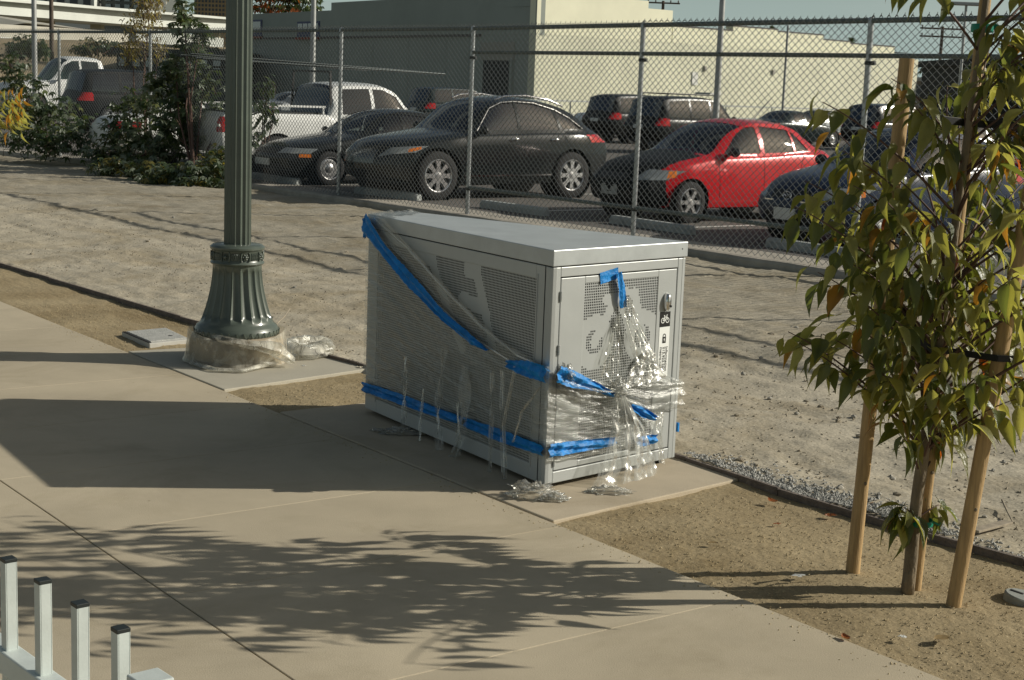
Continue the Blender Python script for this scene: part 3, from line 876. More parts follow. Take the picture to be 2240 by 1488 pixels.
# front wrap band
top_f = hz(FRONT, [(1200, 812), (1260, 825), (1340, 850), (1430, 862), (1482, 845)])
low_f = hz(FRONT, [(1196, 1010), (1270, 1000), (1340, 985), (1410, 978), (1480, 960)])
def front_fn(s, t):
    d = -0.012 + s * 0.86
    z1 = pl(top_f, d); z0 = pl(low_f, d)
    z = z0 + (z1 - z0) * t
    off = 0.010 + 0.010 * noise.noise(V3((d * 7, z * 40 + d * 9, 1))) + 0.012 * abs(noise.noise(V3((d * 11, z * 14, 6))))
    return FRONT.p(d, z, off)
patch('front_wrap', front_fn, 110, 70, F_front, wrap, 1.0, 0.5, keep=lambda s, t: s < 0.93 + 0.10 * noise.noise(V3((t * 6, 1, 2))))
def sheet(F, ql, qr, name, m, amp=0.02, off0=0.015, off1=0.015, nu=26, nv=60, us=0.3, vs_=0.8, freq=26, seed=0, bulge=0.0):
    """film strip between two pixel polylines on plane F, folds running down its length"""
    L_ = [F.hit(*p) for p in ql]; R_ = [F.hit(*p) for p in qr]
    def c(P, t):
        x = t * (len(P) - 1); i = min(int(x), len(P) - 2); k = x - i
        return (P[i][0] + (P[i + 1][0] - P[i][0]) * k, P[i][1] + (P[i + 1][1] - P[i][1]) * k)
    def fn(s, t):
        a, b_ = c(L_, t), c(R_, t)
        d, z = a[0] + (b_[0] - a[0]) * s, a[1] + (b_[1] - a[1]) * s
        o = off0 + (off1 - off0) * t + amp * math.sin(s * freq + 2 * noise.noise(V3((t * 3, seed, 0)))) * (0.5 + 0.5 * noise.noise(V3((s * 4, t * 4, seed)))) + amp * 0.7 * noise.noise(V3((s * 9, t * 12, seed + 3)))
        o += bulge * math.sin(math.pi * s)
        return F.p(d, z, max(0.006, o))
    return patch(name, fn, nu, nv, m, wrap, us, vs_)
sheet(FRONT, [(1356, 655), (1362, 715), (1376, 785), (1345, 848)], [(1374, 648), (1390, 705), (1422, 772), (1440, 822)], 'upper_tail', F_crumple, amp=0.011, off0=0.012, off1=0.05, bulge=0.02, seed=1)
sheet(FRONT, [(1345, 690), (1320, 760), (1300, 820)], [(1352, 690), (1352, 770), (1345, 840)], 'upper_tail', film('film_thin', milk=0.07, streak=(24, 3, 1), bump=0.4, bscale=12, gloss=0.03), amp=0.012, off0=0.012, off1=0.03, seed=2)
sheet(FRONT, [(1215, 815), (1270, 822), (1330, 838), (1400, 832), (1484, 828)], [(1212, 850), (1260, 880), (1330, 872), (1400, 905), (1482, 892)], 'knotted_band', F_crumple, amp=0.020, off0=0.012, off1=0.02, nu=20, nv=80, freq=17, seed=5, bulge=0.03)
sheet(FRONT, [(1400, 800), (1440, 812), (1486, 835)], [(1345, 855), (1420, 845), (1484, 850)], 'knotted_band', F_crumple, amp=0.015, off0=0.03, off1=0.012, nu=16, nv=40, freq=13, seed=8, bulge=0.02)
# hanging flap from the knot to the ground
sheet(FRONT, [(1326, 860), (1316, 930), (1288, 1010), (1250, 1078)], [(1350, 860), (1388, 930), (1406, 1010), (1412, 1068)], 'hanging_flap', F_flap, amp=0.014, off0=0.05, off1=0.12, nu=44, nv=70, us=0.5, vs_=0.8, freq=24, seed=11, bulge=0.03)
sheet(FRONT, [(1425, 900), (1430, 950), (1432, 1010)], [(1448, 900), (1440, 950), (1446, 1015)], 'hanging_flap', F_crumple, amp=0.006, off0=0.02, off1=0.03, nu=12, nv=30, seed=14)
def ball(c, r, name, seed, sq=(1, 1, 1)):
    def fn(s, t):
        a, b_ = s * 2 * math.pi, (t - .5) * math.pi
        d = V3((math.cos(a) * math.cos(b_), math.sin(a) * math.cos(b_), math.sin(b_)))
        k = r * (0.55 + 0.75 * abs(noise.fractal(d * 2.6 + V3((seed, 0, 0)), 0.8, 2.2, 4)))
        return V3(c) + V3((d.x * k * sq[0], d.y * k * sq[1], d.z * k * sq[2]))
    return patch(name, fn, 40, 24, F_crumple, wrap, 0.6, 0.6)
d_, z_ = FRONT.hit(1340, 848); ball(FRONT.p(d_, z_, 0.045), 0.055, 'knot', 2)
d_, z_ = FRONT.hit(1232, 815); ball(FRONT.p(d_, z_, 0.02), 0.05, 'knot', 6)
d_, z_ = FRONT.hit(1405, 788); ball(FRONT.p(d_, z_, 0.03), 0.05, 'knot', 9)
g_ = gnd(1165, 1088); ball((g_.x, g_.y, 0.02), 0.11, 'crumpled_heap', 3, (1.3, 1.0, 0.5))
g_ = gnd(1212, 1095); ball((g_.x, g_.y, 0.012), 0.07, 'crumpled_heap', 13, (1.2, 1.0, 0.4))
g_ = gnd(1330, 1080); ball((g_.x, g_.y, 0.012), 0.08, 'crumpled_heap', 17, (1.7, 0.7, 0.35))
g_ = gnd(880, 950); ball((g_.x, g_.y, 0.012), 0.10, 'crumpled_heap', 21, (1.8, 0.8, 0.25))
# strands hanging on the shaded side
for k, (pp, w) in enumerate([([(898, 780), (900, 870), (903, 930), (893, 962)], .020), ([(938, 850), (937, 920), (940, 978)], .014), ([(1012, 880), (1022, 960), (1012, 1035)], .026), ([(1030, 800), (1035, 900), (1020, 1000)], .035),
                              ([(1090, 800), (1094, 920), (1094, 1048)], .010), ([(1112, 810), (1118, 930), (1128, 1052)], .016), ([(1140, 800), (1120, 930), (1130, 1020)], .006), ([(1195, 845), (1160, 900), (1146, 965)], .007), ([(985, 760), (975, 900), (985, 985)], .022)]):
    P = [SIDE.hit(*q) for q in pp]
    def fn(s, t, P=P, w=w, k=k):
        x = t * (len(P) - 1); i = min(int(x), len(P) - 2); f = x - i
        d = P[i][0] + (P[i + 1][0] - P[i][0]) * f; z = P[i][1] + (P[i + 1][1] - P[i][1]) * f
        a = 3.0 * noise.noise(V3((t * 2.5, k * 3.1, 0))) + k
        return SIDE.p(d + (s - .5) * 2 * w * math.cos(a), max(0.01, z), 0.035 + 0.03 * t + (s - .5) * 2 * w * math.sin(a) + 0.006 * math.sin(s * 14))
    patch('strand', fn, 8, 50, F_crumple, wrap, 0.15, 0.6)

M_tape = mat('blue_tape', (0.004, 0.20, 0.56), rough=0.5, var=0.25, scale=14, bump=0.35, bscale=70, spec=0.4)
def tape(segs, label, off=0.02, crinkle=0.009, n=80):
    """segs: list of (Face, centre pixels, half widths in metres); one strip of tape"""
    root = None
    allv = MB()
    for F, pts, wid in segs:
        P = [F.hit(*q) for q in pts]
        def fn(s, t, P=P, wid=wid, F=F):
            x = s * (len(P) - 1); i = min(int(x), len(P) - 2); f = x - i
            d = P[i][0] + (P[i + 1][0] - P[i][0]) * f; z = P[i][1] + (P[i + 1][1] - P[i][1]) * f
            td, tz = P[i + 1][0] - P[i][0], P[i + 1][1] - P[i][1]; l = math.hypot(td, tz)
            w = float(np.interp(s, np.linspace(0, 1, len(wid)), wid)) * (1 + 0.12 * noise.noise(V3((s * 14, t, d))))
            k = (t - .5) * 2 * w
            o = off + crinkle * noise.noise(V3((d * 30, z * 30, 2))) + crinkle * math.sin(t * 9 + s * 5)
            return F.p(d - tz / l * k, z + td / l * k, o)
        allv.grid(fn, n, 6)
    return tag(allv.build('masking_tape', M_tape, smooth=40), label, 'tape')
tape([(SIDE, [(812, 484), (850, 540), (915, 615), (985, 690), (1045, 740), (1085, 765)], (0.06, 0.03, 0.036, 0.026, 0.03, 0.010))], 'long blue tape strip running down diagonally across the shaded locker side', off=0.05)
tape([(SIDE, [(806, 476), (812, 500), (806, 520)], (0.02, 0.05, 0.012))], 'torn blue tape end bunched at the far top corner of the locker', off=0.03)
tape([(SIDE, [(1125, 795), (1170, 806), (1210, 818)], (0.02, 0.04, 0.045)), (FRONT, [(1206, 815), (1235, 825), (1290, 843), (1330, 862)], (0.04, 0.045, 0.022, 0.012))], 'blue tape folded round the near locker corner at mid height', off=0.045)
tape([(SIDE, [(800, 845), (870, 868), (950, 897), (1018, 920)], (0.030, 0.028, 0.029, 0.026))], 'left length of blue tape banding the bottom of the shaded side', off=0.024)
tape([(SIDE, [(1024, 922), (1100, 951), (1150, 969), (1196, 985)], (0.028, 0.029, 0.030, 0.030)), (FRONT, [(1193, 984), (1250, 976), (1340, 963)], (0.033, 0.030, 0.026))], 'blue tape band wrapped low around the near locker corner', off=0.026)
tape([(FRONT, [(1385, 965), (1430, 958)], (0.026, 0.026))], 'short blue tape end low on the sunlit front behind the film', off=0.026, n=20)
tape([(FRONT, [(1362, 885), (1390, 897), (1420, 913)], (0.012, 0.03, 0.012))], 'crumpled blue tape scrap right of the film knot', off=0.05, n=24, crinkle=0.012)
tape([(FRONT, [(1312, 610), (1352, 596)], (0.030, 0.028))], 'pale blue tape tab at the top of the punched bicycle picture', off=0.004, crinkle=0.001, n=10)
tape([(FRONT, [(1347, 596), (1354, 630), (1357, 672)], (0.020, 0.028, 0.022))], 'folded blue tape tail hanging down from the tab on the door', off=0.022, crinkle=0.004, n=30)
mb = MB(); panel_box(mb, RIGHT, -0.004, 0.05, 0.175, 0.225, 0.012, 0.026)
tag(mb.build('masking_tape', M_tape), 'blue tape sliver peeking round the right edge of the locker', 'tape')

# ------------------------------------------------------------------ fluted lamp post
M_green = mat('lamp_green_paint', (0.088, 0.108, 0.088), rough=0.34, var=0.12, scale=5, spec=0.5, coat=0.3)
M_green_dull = mat('lamp_base_paint', (0.12, 0.135, 0.115), rough=0.5, var=0.2, scale=6)
lamp = empty('lamp_post', (-1.965, 10.78, 0.004), 'dark green fluted cast iron lamp post with ornate bell base', 'lamp post')
NF = 16
def flute(depth):
    def f(a, h, r):
        x = (a * NF / (2 * math.pi)) % 1.0
        return 1 - depth * (math.sin(math.pi * x) ** 0.8)
    return f
mb = MB(); mb.lathe([(0.096, 0.80), (0.095, 1.6), (0.092, 3.0), (0.088, 4.6), (0.083, 6.2)], NF * 10, mod=flute(0.13)); mb.build('shaft', M_green, lamp, smooth=50)
def bellmod(a, h, r):
    d = 0.10 * max(0, min(1, (h - 0.30) / 0.03)) * max(0, min(1, (0.68 - h) / 0.03))
    x = (a * 20 / (2 * math.pi)) % 1.0
    return 1 - d * (math.sin(math.pi * x) ** 0.7) * (1 if x > .04 else 0.3)
prof = [(0.290, 0.245), (0.283, 0.262), (0.262, 0.275), (0.255, 0.29)] + [(0.172 + 0.083 * (1 - t) ** 1.9, 0.29 + 0.41 * t) for t in np.linspace(0.02, 1, 26)]
mb = MB(); mb.lathe(prof, 240, mod=bellmod); mb.build('bell', M_green, lamp, smooth=45)
mb = MB(); mb.lathe([(0.172, 0.690), (0.186, 0.698), (0.190, 0.706), (0.184, 0.716), (0.179, 0.722), (0.179, 0.792), (0.184, 0.798), (0.192, 0.806), (0.192, 0.818), (0.182, 0.826), (0.172, 0.834), (0.10, 0.838)], 64)
collar = mb.build('collar', M_green, lamp, smooth=40)
def at_ang(a, r, z): return V3((r * math.cos(a), r * math.sin(a), z))
mb = MB()
for k in range(8):                       # rosettes and standing ovals round the collar
    a0 = k * math.pi / 4 - 1.86
    for q in range(6):
        b_ = q * math.pi / 3
        p = at_ang(a0 + 0.085 * math.cos(b_), 0.184, 0.757 + 0.017 * math.sin(b_))
        mb.add(*(lambda c: ([c + V3((dx, dy, dz)) for dx, dy, dz in ((.009, 0, 0), (-.009, 0, 0), (0, .009, 0), (0, -.009, 0), (0, 0, .010), (0, 0, -.010))], [(0, 2, 4), (2, 1, 4), (1, 3, 4), (3, 0, 4), (2, 0, 5), (1, 2, 5), (3, 1, 5), (0, 3, 5)]))(p))
    c = at_ang(a0, 0.186, 0.757)
    mb.lathe([(0.0, -0.013), (0.009, -0.009), (0.012, 0), (0.009, 0.009), (0.0, 0.013)], 10, c)
    for e in (-1, 1):
        mb.tube([at_ang(a0 + e * (0.135 + 0.035 * math.sin(t)), 0.184, 0.757 + 0.030 * math.cos(t)) for t in np.linspace(0, math.pi, 9)], 0.006, 6)
mb.build('rosette', M_green, collar, smooth=60)
mb = MB()
for k in range(8):
    a0 = k * math.pi / 4 - 1.86 + math.pi / 8
    for e in (-1.5, -.5, .5, 1.5):
        a = a0 + e * 0.082
        mb.tube([at_ang(a + 0.028 * math.cos(t), 0.1815, 0.757 + 0.022 * math.sin(t)) for t in np.linspace(0, 2 * math.pi, 13)[:-1]], 0.0042, 6, closed=True)
mb.build('oval_moulding', M_green, collar, smooth=60)
# torus foot of the bell with chevrons
mb = MB(); mb.lathe([(0.275, 0.190), (0.293, 0.198), (0.300, 0.215), (0.298, 0.235), (0.288, 0.250)], 80); ft = mb.build('foot_ring', M_green, lamp, smooth=40)
mb = MB()
for k in range(36):
    a = k * 2 * math.pi / 36
    mb.bar(at_ang(a - .05, 0.2975, 0.203), at_ang(a, 0.300, 0.236), 0.007, 0.008); mb.bar(at_ang(a, 0.300, 0.236), at_ang(a + .05, 0.2975, 0.203), 0.007, 0.008)
mb.build('chevron', M_green, ft)
mb = MB(); mb.lathe([(0.345, 0.0), (0.345, 0.02), (0.333, 0.03), (0.330, 0.15), (0.318, 0.185), (0.285, 0.20)], 80)
mb.build('drum', mat('drum_metal', (0.36, 0.30, 0.22), rough=0.5, var=0.35, scale=5, spec=0.4), lamp, smooth=40)
# clear plastic sheet round the drum, its tail twisted out over the pavement
F_lamp = film('film_lamp', milk=0.32, streak=(7, 4, 1), bump=0.35, bscale=10, gloss=0.015, white=(0.86, 0.82, 0.70), rough=0.3)
ls = empty('plastic_sheet', lamp.location, 'cloudy clear plastic sheet tied round the foot of the lamp post', 'plastic film')
def drumfilm(s, t):
    a = s * 2 * math.pi
    z = 0.008 + t * (0.20 + 0.03 * math.sin(a * 2 + 1))
    r = (0.358 - 0.02 * t ** 2) * (1 + 0.02 * noise.noise(V3((math.cos(a) * 3, math.sin(a) * 3, z * 12)))) + 0.022 * (1 - t) ** 6
    return V3((r * math.cos(a), r * math.sin(a), z + 0.006 * noise.noise(V3((a * 3, 0, 0)))))
patch('drum_wrap', drumfilm, 160, 30, F_lamp, ls, 2.2, 0.25)
def sweep(s, t, P, W, seed, amp):
    x = s * (len(P) - 1); i = min(int(x), len(P) - 2); f = x - i
    p = P[i].lerp(P[i + 1], f); q = (P[i + 1] - P[i]).normalized()
    w = float(np.interp(s, np.linspace(0, 1, len(W)), W))
    a = t * 2 * math.pi
    sx = q.cross(V3((0, 0, 1))).normalized(); sy = sx.cross(q)
    r = w * (0.65 + 0.7 * abs(noise.noise(V3((s * 3, math.cos(a) * 1.6, math.sin(a) * 1.6 + seed)))))
    v = p + sx * math.cos(a) * r + sy * math.sin(a) * r * amp
    v.z = max(0.006, v.z)
    return v
def lp(px, py, Y, dz=0): return at(px, py, Y) - V3(lamp.location) + V3((0, 0, dz))
P1 = [lp(430, 722, 10.62), lp(500, 745, 10.46), lp(560, 755, 10.45), lp(605, 768, 10.55), lp(640, 790, 10.6)]
F_tail = film('film_tail', milk=0.46, streak=(9, 5, 1), bump=0.4, bscale=12, gloss=0.015, white=(0.88, 0.85, 0.74), rough=0.3)
patch('twisted_tail', lambda s, t: sweep(s, t, P1, (0.03, 0.055, 0.06, 0.09, 0.06), 1, 0.6), 70, 14, F_tail, ls, 1.0, 0.3)
P2 = [V3((gnd(x, y).x, gnd(x, y).y, z)) - V3(lamp.location) for x, y, z in ((600, 770, .10), (640, 785, .06), (670, 787, .045), (700, 778, .04), (722, 765, .04))]
patch('twisted_tail', lambda s, t: sweep(s, t, P2, (0.08, 0.13, 0.11, 0.13, 0.03), 5, 0.6), 70, 18, F_tail, ls, 1.0, 0.4)
P3 = [V3((gnd(x, y).x, gnd(x, y).y, z)) - V3(lamp.location) for x, y, z in ((630, 770, .07), (665, 765, .07), (700, 760, .05), (718, 770, .03))]
patch('twisted_tail', lambda s, t: sweep(s, t, P3, (0.06, 0.10, 0.11, 0.03), 8, 0.5), 50, 14, F_tail, ls, 1.0, 0.4)
P4 = [V3((gnd(x, y).x, gnd(x, y).y, z)) - V3(lamp.location) for x, y, z in ((420, 800, .02), (470, 815, .02), (530, 818, .02), (590, 803, .02), (625, 785, .04))]
patch('twisted_tail', lambda s, t: sweep(s, t, P4, (0.03, 0.032, 0.03, 0.04, 0.06), 11, 0.6), 80, 10, F_tail, ls, 1.0, 0.2)

# ------------------------------------------------------------------ utility box lid, round valve lid, litter
ub = empty('utility_box', (-2.74, 11.64, 0), 'flat pale grey utility box lid set in the soil left of the lamp post', 'utility box')
q = [gnd(266, 731), gnd(327, 757), gnd(417, 747), gnd(364, 722)]
q = [p - V3(ub.location) for p in q]
c = sum(q, V3()) / 4
mb = MB(); mb.prism([(p.x, p.y) for p in [c + (p - c) * 1.0 for p in q]], -0.12, 0.018); mb.build('collar', mat('box_collar', (0.46, 0.45, 0.41), rough=0.8, var=0.12, scale=8), ub, bevel=0.006)
mb = MB(); mb.prism([(p.x, p.y) for p in [c + (p - c) * 0.86 for p in q]], 0.0, 0.027); mb.build('lid', mat('box_lid', (0.40, 0.40, 0.375), rough=0.85, var=0.18, scale=20, bump=0.5, bscale=80), ub, bevel=0.003)
mb = MB(); e = (q[1] - q[0]).normalized(); mb.bar(c + (q[0] - c) * 0.93 + V3((0, 0, .021)), c + (q[1] - c) * 0.93 + V3((0, 0, .021)), 0.022, 0.006); mb.build('slot', M_dark, ub)
mb = MB(); mb.lathe([(0.018, 0.0), (0.018, 0.0285)], 12, c + (q[2] - c) * 0.4); mb.build('lift_hole', M_dark, ub)
vl = empty('valve_lid', (2.175, 6.11, -0.040), 'round pale plastic valve lid tilted out of the soil at the right edge', 'valve lid')
R_ = Matrix.Rotation(math.radians(9), 3, 'Y')
mb = MB(); mb.lathe([(0.092, -0.03), (0.094, 0.0), (0.094, 0.022), (0.088, 0.027), (0.078, 0.0255), (0.0, 0.027)], 40); mb.v = [tuple(R_ @ V3(v) + V3((0, 0, 0.014))) for v in mb.v]
o = mb.build('lid', mat('valve_plastic', (0.24, 0.25, 0.23), rough=0.6, var=0.15, scale=12), vl, smooth=40)
mb = MB()
for k in range(3):
    a = k * 2.1 + .4
    mb.bar(R_ @ V3((0.02 * math.cos(a), 0.02 * math.sin(a), 0.0285)) + V3((0, 0, .014)), R_ @ V3((0.075 * math.cos(a), 0.075 * math.sin(a), 0.0285)) + V3((0, 0, .014)), 0.012, 0.004)
mb.build('groove', M_dark, vl)
M_paper = mat('scrap_white', (0.68, 0.68, 0.64), rough=0.6)
def scrap(px, py, r, label, m=M_paper, seed=1, cat='litter', flat_=0.5):
    p = gnd(px, py); mb = MB()
    def fn(s, t):
        a, k = s * 2 * math.pi, t
        rr = r * k * (0.7 + 0.5 * noise.noise(V3((math.cos(a) + seed, math.sin(a), 0))))
        return V3((p.x + rr * math.cos(a) * 1.3, p.y + rr * math.sin(a), 0.006 + r * flat_ * abs(noise.noise(V3((math.cos(a) * k * 2, math.sin(a) * k * 2, seed))))))
    mb.grid(fn, 20, 5)
    return tag(mb.build('litter_scrap', m, smooth=30), label, cat)
scrap(1972, 1396, 0.018, 'small crumpled white scrap on the soil below the tree', seed=2)
scrap(1745, 1262, 0.03, 'flattened clear scrap among the stake shadows', mat('scrap_clear', (0.5, 0.5, 0.47), rough=0.3), seed=5, flat_=0.2)
scrap(790, 806, 0.03, 'pale scrap at the corner of the lamp pad', mat('scrap_tan', (0.5, 0.46, 0.36), rough=0.8), seed=6)
scrap(665, 802, 0.016, 'tiny white scrap on the lamp pad', seed=7)
M_fall = leafmat('fallen_leaf', (0.30, 0.10, 0.02), (0.20, 0.06, 0.015), 0.1)
scrap(1815, 1130, 0.03, 'curled orange leaf fallen on the soil near the edging board', M_fall, 9, 'leaf', 0.5)
scrap(1700, 1148, 0.02, 'dry reddish leaf fallen on the grey soil', M_fall, 10, 'leaf', 0.3)
fl_me = []
for k in range(4):
    mb = MB()
    def fn(s_, t_, k=k):
        x = (s_ - .5) * .075; w = .026 * math.sin(math.pi * min(.98, max(.02, s_))) ** .8
        return V3((x, (t_ - .5) * 2 * w, .004 + .010 * abs(t_ - .5) * (1 + k * .5) + .012 * (s_ - .5) ** 2 * 4 * (k % 2)))
    mb.grid(fn, 8, 4); fl_me.append(mb.mesh('fallen_leaf', M_fall if k % 2 else mat('dry_leaf', (.22, .15, .06), rough=.7, var=.3, scale=20), 180))
for k, (px, py) in enumerate([(1560, 1190), (1905, 1105), (1990, 1150), (1850, 1400), (2060, 1400), (1690, 1100)]):
    p = gnd(px, py, .0); o = link('fallen_leaf', fl_me[k % 4]); o.location = (p.x, p.y, .002); o.rotation_euler = (0, 0, k * 1.7); s_ = .6 + .5 * ((k * 37) % 10) / 10; o.scale = (s_, s_, s_)
    on_walk = -0.8 * (p.x - OX) - 0.6 * (p.y - OY) > 0.1
    tag(o, 'small dry leaf lying on the concrete pavement' if on_walk else 'small dry leaf lying on the brown soil under the young tree', 'leaf', 'dry leaves on the ground')
M_stick = mat('weathered_wood', (0.33, 0.28, 0.21), rough=0.9, var=0.25, scale=20)
p0, p1 = gnd(2130, 1175), gnd(2205, 1155)
mb = MB(); mb.bar(p0 + V3((0, 0, 0.03)), p1 + V3((0, 0, 0.03)), 0.05, 0.012); tag(mb.build('wood_scrap', M_stick, bevel=0.002), 'splintered flat wood scrap lying on the dirt behind the right stake', 'wood scrap')
p = [gnd(2190, 1115), gnd(2200, 1130), gnd(2215, 1150)]
mb = MB(); mb.tube([p[0] + V3((0, 0, .05)), p[1] + V3((0, 0, .035)), p[2] + V3((0, 0, .015))], [.006, .005, .003], 6); tag(mb.build('twig', M_stick, smooth=60), 'short curved twig on the dirt at far right', 'twig')
p = [gnd(602, 716), gnd(622, 706), gnd(634, 695)]
mb = MB(); mb.tube([p[0] + V3((0, 0, .02)), p[1] + V3((0, 0, .05)), p[2] + V3((0, 0, .08))], [.005, .004, .003], 6); tag(mb.build('twig', M_stick, smooth=60), 'dry twig sticking up beside the lamp post base', 'twig')

# ------------------------------------------------------------------ white picket railing by the platform
M_rail = mat('railing_white', (0.55, 0.60, 0.58), rough=0.45, var=0.12, scale=7, bump=0.04, bscale=200)
M_cap = mat('black_cap', (0.015, 0.02, 0.02), rough=0.5)
rail = empty('picket_railing', (-0.85, 2.83, 0), 'pale grey painted steel picket railing at the near left corner', 'railing')
r0, rd = V3((-1.02, 3.035, 0)), V3((0.1095, -0.1255, 0))
tdir = rd.normalized(); nrm = tdir.cross(V3((0, 0, 1)))
ro = V3(rail.location)
RM = Matrix.Rotation(math.atan2(tdir.y, tdir.x), 3, 'Z')
S = 0.026
for k in range(-3, 4):
    p = r0 + rd * k - ro
    b = MB(); h = S / 2; w = 0.0026
    for x0, x1, y0, y1 in ((-h, h, -h, -h + w), (-h, h, h - w, h), (-h, -h + w, -h + w, h - w), (h - w, h, -h + w, h - w)):
        b.box(p + RM @ V3(((x0 + x1) / 2, (y0 + y1) / 2, 0.55)), (x1 - x0, y1 - y0, 0.90), RM)
    b.build('picket', M_rail, rail, bevel=0.0012)
    b = MB(); b.box(p + V3((0, 0, 1.0025)), (S + .001, S + .001, 0.008), RM); b.build('picket_cap', M_cap, rail, bevel=0.001)
for z, hgt in ((0.785, 0.05), (0.15, 0.04)):
    b = MB(); b.box(r0 + rd * 0.0 - ro + V3((0, 0, z)) + tdir * -0.02, (0.165 * 7.4, 0.045, hgt), RM); b.build('rail', M_rail, rail, bevel=0.003)
ep = r0 + rd * 3.68 - ro
b = MB(); b.box(ep + V3((0, 0, 0.475)), (0.062, 0.062, 0.95), RM); o = b.build('end_post', M_rail, rail, bevel=0.003)
b = MB(); b.lathe([(0.004, 0), (0.004, 0.003)], 10, ep + V3((0, 0, 0.918)) - nrm * 0.0 + V3((0, 0, 0)), axis='y')
b.v = [tuple(V3(v)) for v in b.v]
b2 = MB(); pc = ep + nrm * 0.0325 + V3((0, 0, 0.93)); b2.box(pc, (0.007, 0.003, 0.007), RM); b2.build('bolt', M_dark, o)

# ------------------------------------------------------------------ young staked tree
M_bark = mat('young_bark', (0.20, 0.155, 0.10), rough=0.85, var=0.4, scale=18, bump=0.5, bscale=70, stretch=(1, 1, 0.35))
M_twig = mat('twig_bark', (0.10, 0.055, 0.04), rough=0.7, var=0.2, scale=30)
M_lodge = mat('lodge_pole', (0.42, 0.28, 0.13), rough=0.75, var=0.28, scale=9, bump=0.25, bscale=40, stretch=(6, 6, 0.5))
M_tie = mat('black_rubber', (0.012, 0.012, 0.013), rough=0.5)
M_gtape = mat('green_tie_tape', (0.0, 0.22, 0.14), rough=0.4, spec=0.5)
tree = empty('young_tree', (1.69, 6.15, 0), 'young street tree with drooping green leaves tied between wooden stakes', 'tree')
T0 = V3(tree.location)
tp = [V3((1.690, 6.150, -0.03)), V3((1.692, 6.148, 0.2)), V3((1.700, 6.145, 0.45)), V3((1.722, 6.13, 0.9)), V3((1.742, 6.115, 1.35)), V3((1.762, 6.105, 1.8)), V3((1.785, 6.10, 2.25)), V3((1.80, 6.09, 2.75)), V3((1.83, 6.08, 3.3))]
tr_r = [0.029, 0.027, 0.025, 0.022, 0.019, 0.016, 0.013, 0.010, 0.006]
def tpos(z):
    return V3((float(np.interp(z, [p.z for p in tp], [p.x for p in tp])), float(np.interp(z, [p.z for p in tp], [p.y for p in tp])), z))
fine_z = np.linspace(-0.03, 3.3, 40)
mb = MB(); mb.tube([tpos(z) - T0 + V3((0.004 * noise.noise(V3((z * 4, 0, 0))), 0, 0)) for z in fine_z], [float(np.interp(z, [p.z for p in tp], tr_r)) * (1 + 0.12 * noise.noise(V3((z * 9, 2, 0)))) for z in fine_z], 14)
mb.build('trunk', M_bark, tree, smooth=180)
# leaves: three shapes, several ages
def leaf_mesh(curl, fold, wdt, m, twist=0.0):
    b = MB(); n = 7
    prof = [0.0, 0.62, 0.95, 1.0, 0.84, 0.54, 0.20, 0.0]
    vs = []
    for i in range(n + 1):
        x = i / n; w = wdt * prof[i] * 0.5
        zc = -curl * x * x
        sl = -2 * curl * x
        for e in (-1, -0.5, 0, 0.5, 1):
            y = e * w; up = abs(e) * w * fold
            vs.append((x - sl * 0 + up * 0.25 * curl, y + twist * x * x * 0.2, zc + up + 0.012 * math.sin(x * 22 + abs(e) * 3) * abs(e)))
    fs = []
    for i in range(n):
        for k in range(4): fs.append((i * 5 + k, i * 5 + k + 1, (i + 1) * 5 + k + 1, (i + 1) * 5 + k))
    b.add(vs, fs)
    b.tube([(-0.18, 0, 0.03), (0, 0, 0)], 0.012, 4)
    me = b.mesh('leaf', m, 180)
    return me
L_green = leafmat('leaf_green', (0.090, 0.112, 0.030), (0.055, 0.074, 0.020), 0.38)
L_olive = leafmat('leaf_olive', (0.175, 0.18, 0.052), (0.10, 0.11, 0.03), 0.42)
L_lime = leafmat('leaf_lime', (0.235, 0.24, 0.090), (0.14, 0.148, 0.048), 0.42)
L_gold = leafmat('leaf_gold', (0.30, 0.15, 0.025), (0.13, 0.11, 0.02), 0.3)
L_red = leafmat('leaf_red', (0.30, 0.075, 0.02), (0.17, 0.06, 0.015), 0.35)
LM = {}
for nm, m in (('g', L_green), ('o', L_olive), ('l', L_lime), ('y', L_gold), ('r', L_red)):
    LM[nm] = [leaf_mesh(0.42, 0.45, 0.46, m), leaf_mesh(0.65, 0.40, 0.40, m, 0.6), leaf_mesh(0.25, 0.55, 0.50, m, -0.5), leaf_mesh(0.85, 0.40, 0.42, m)]
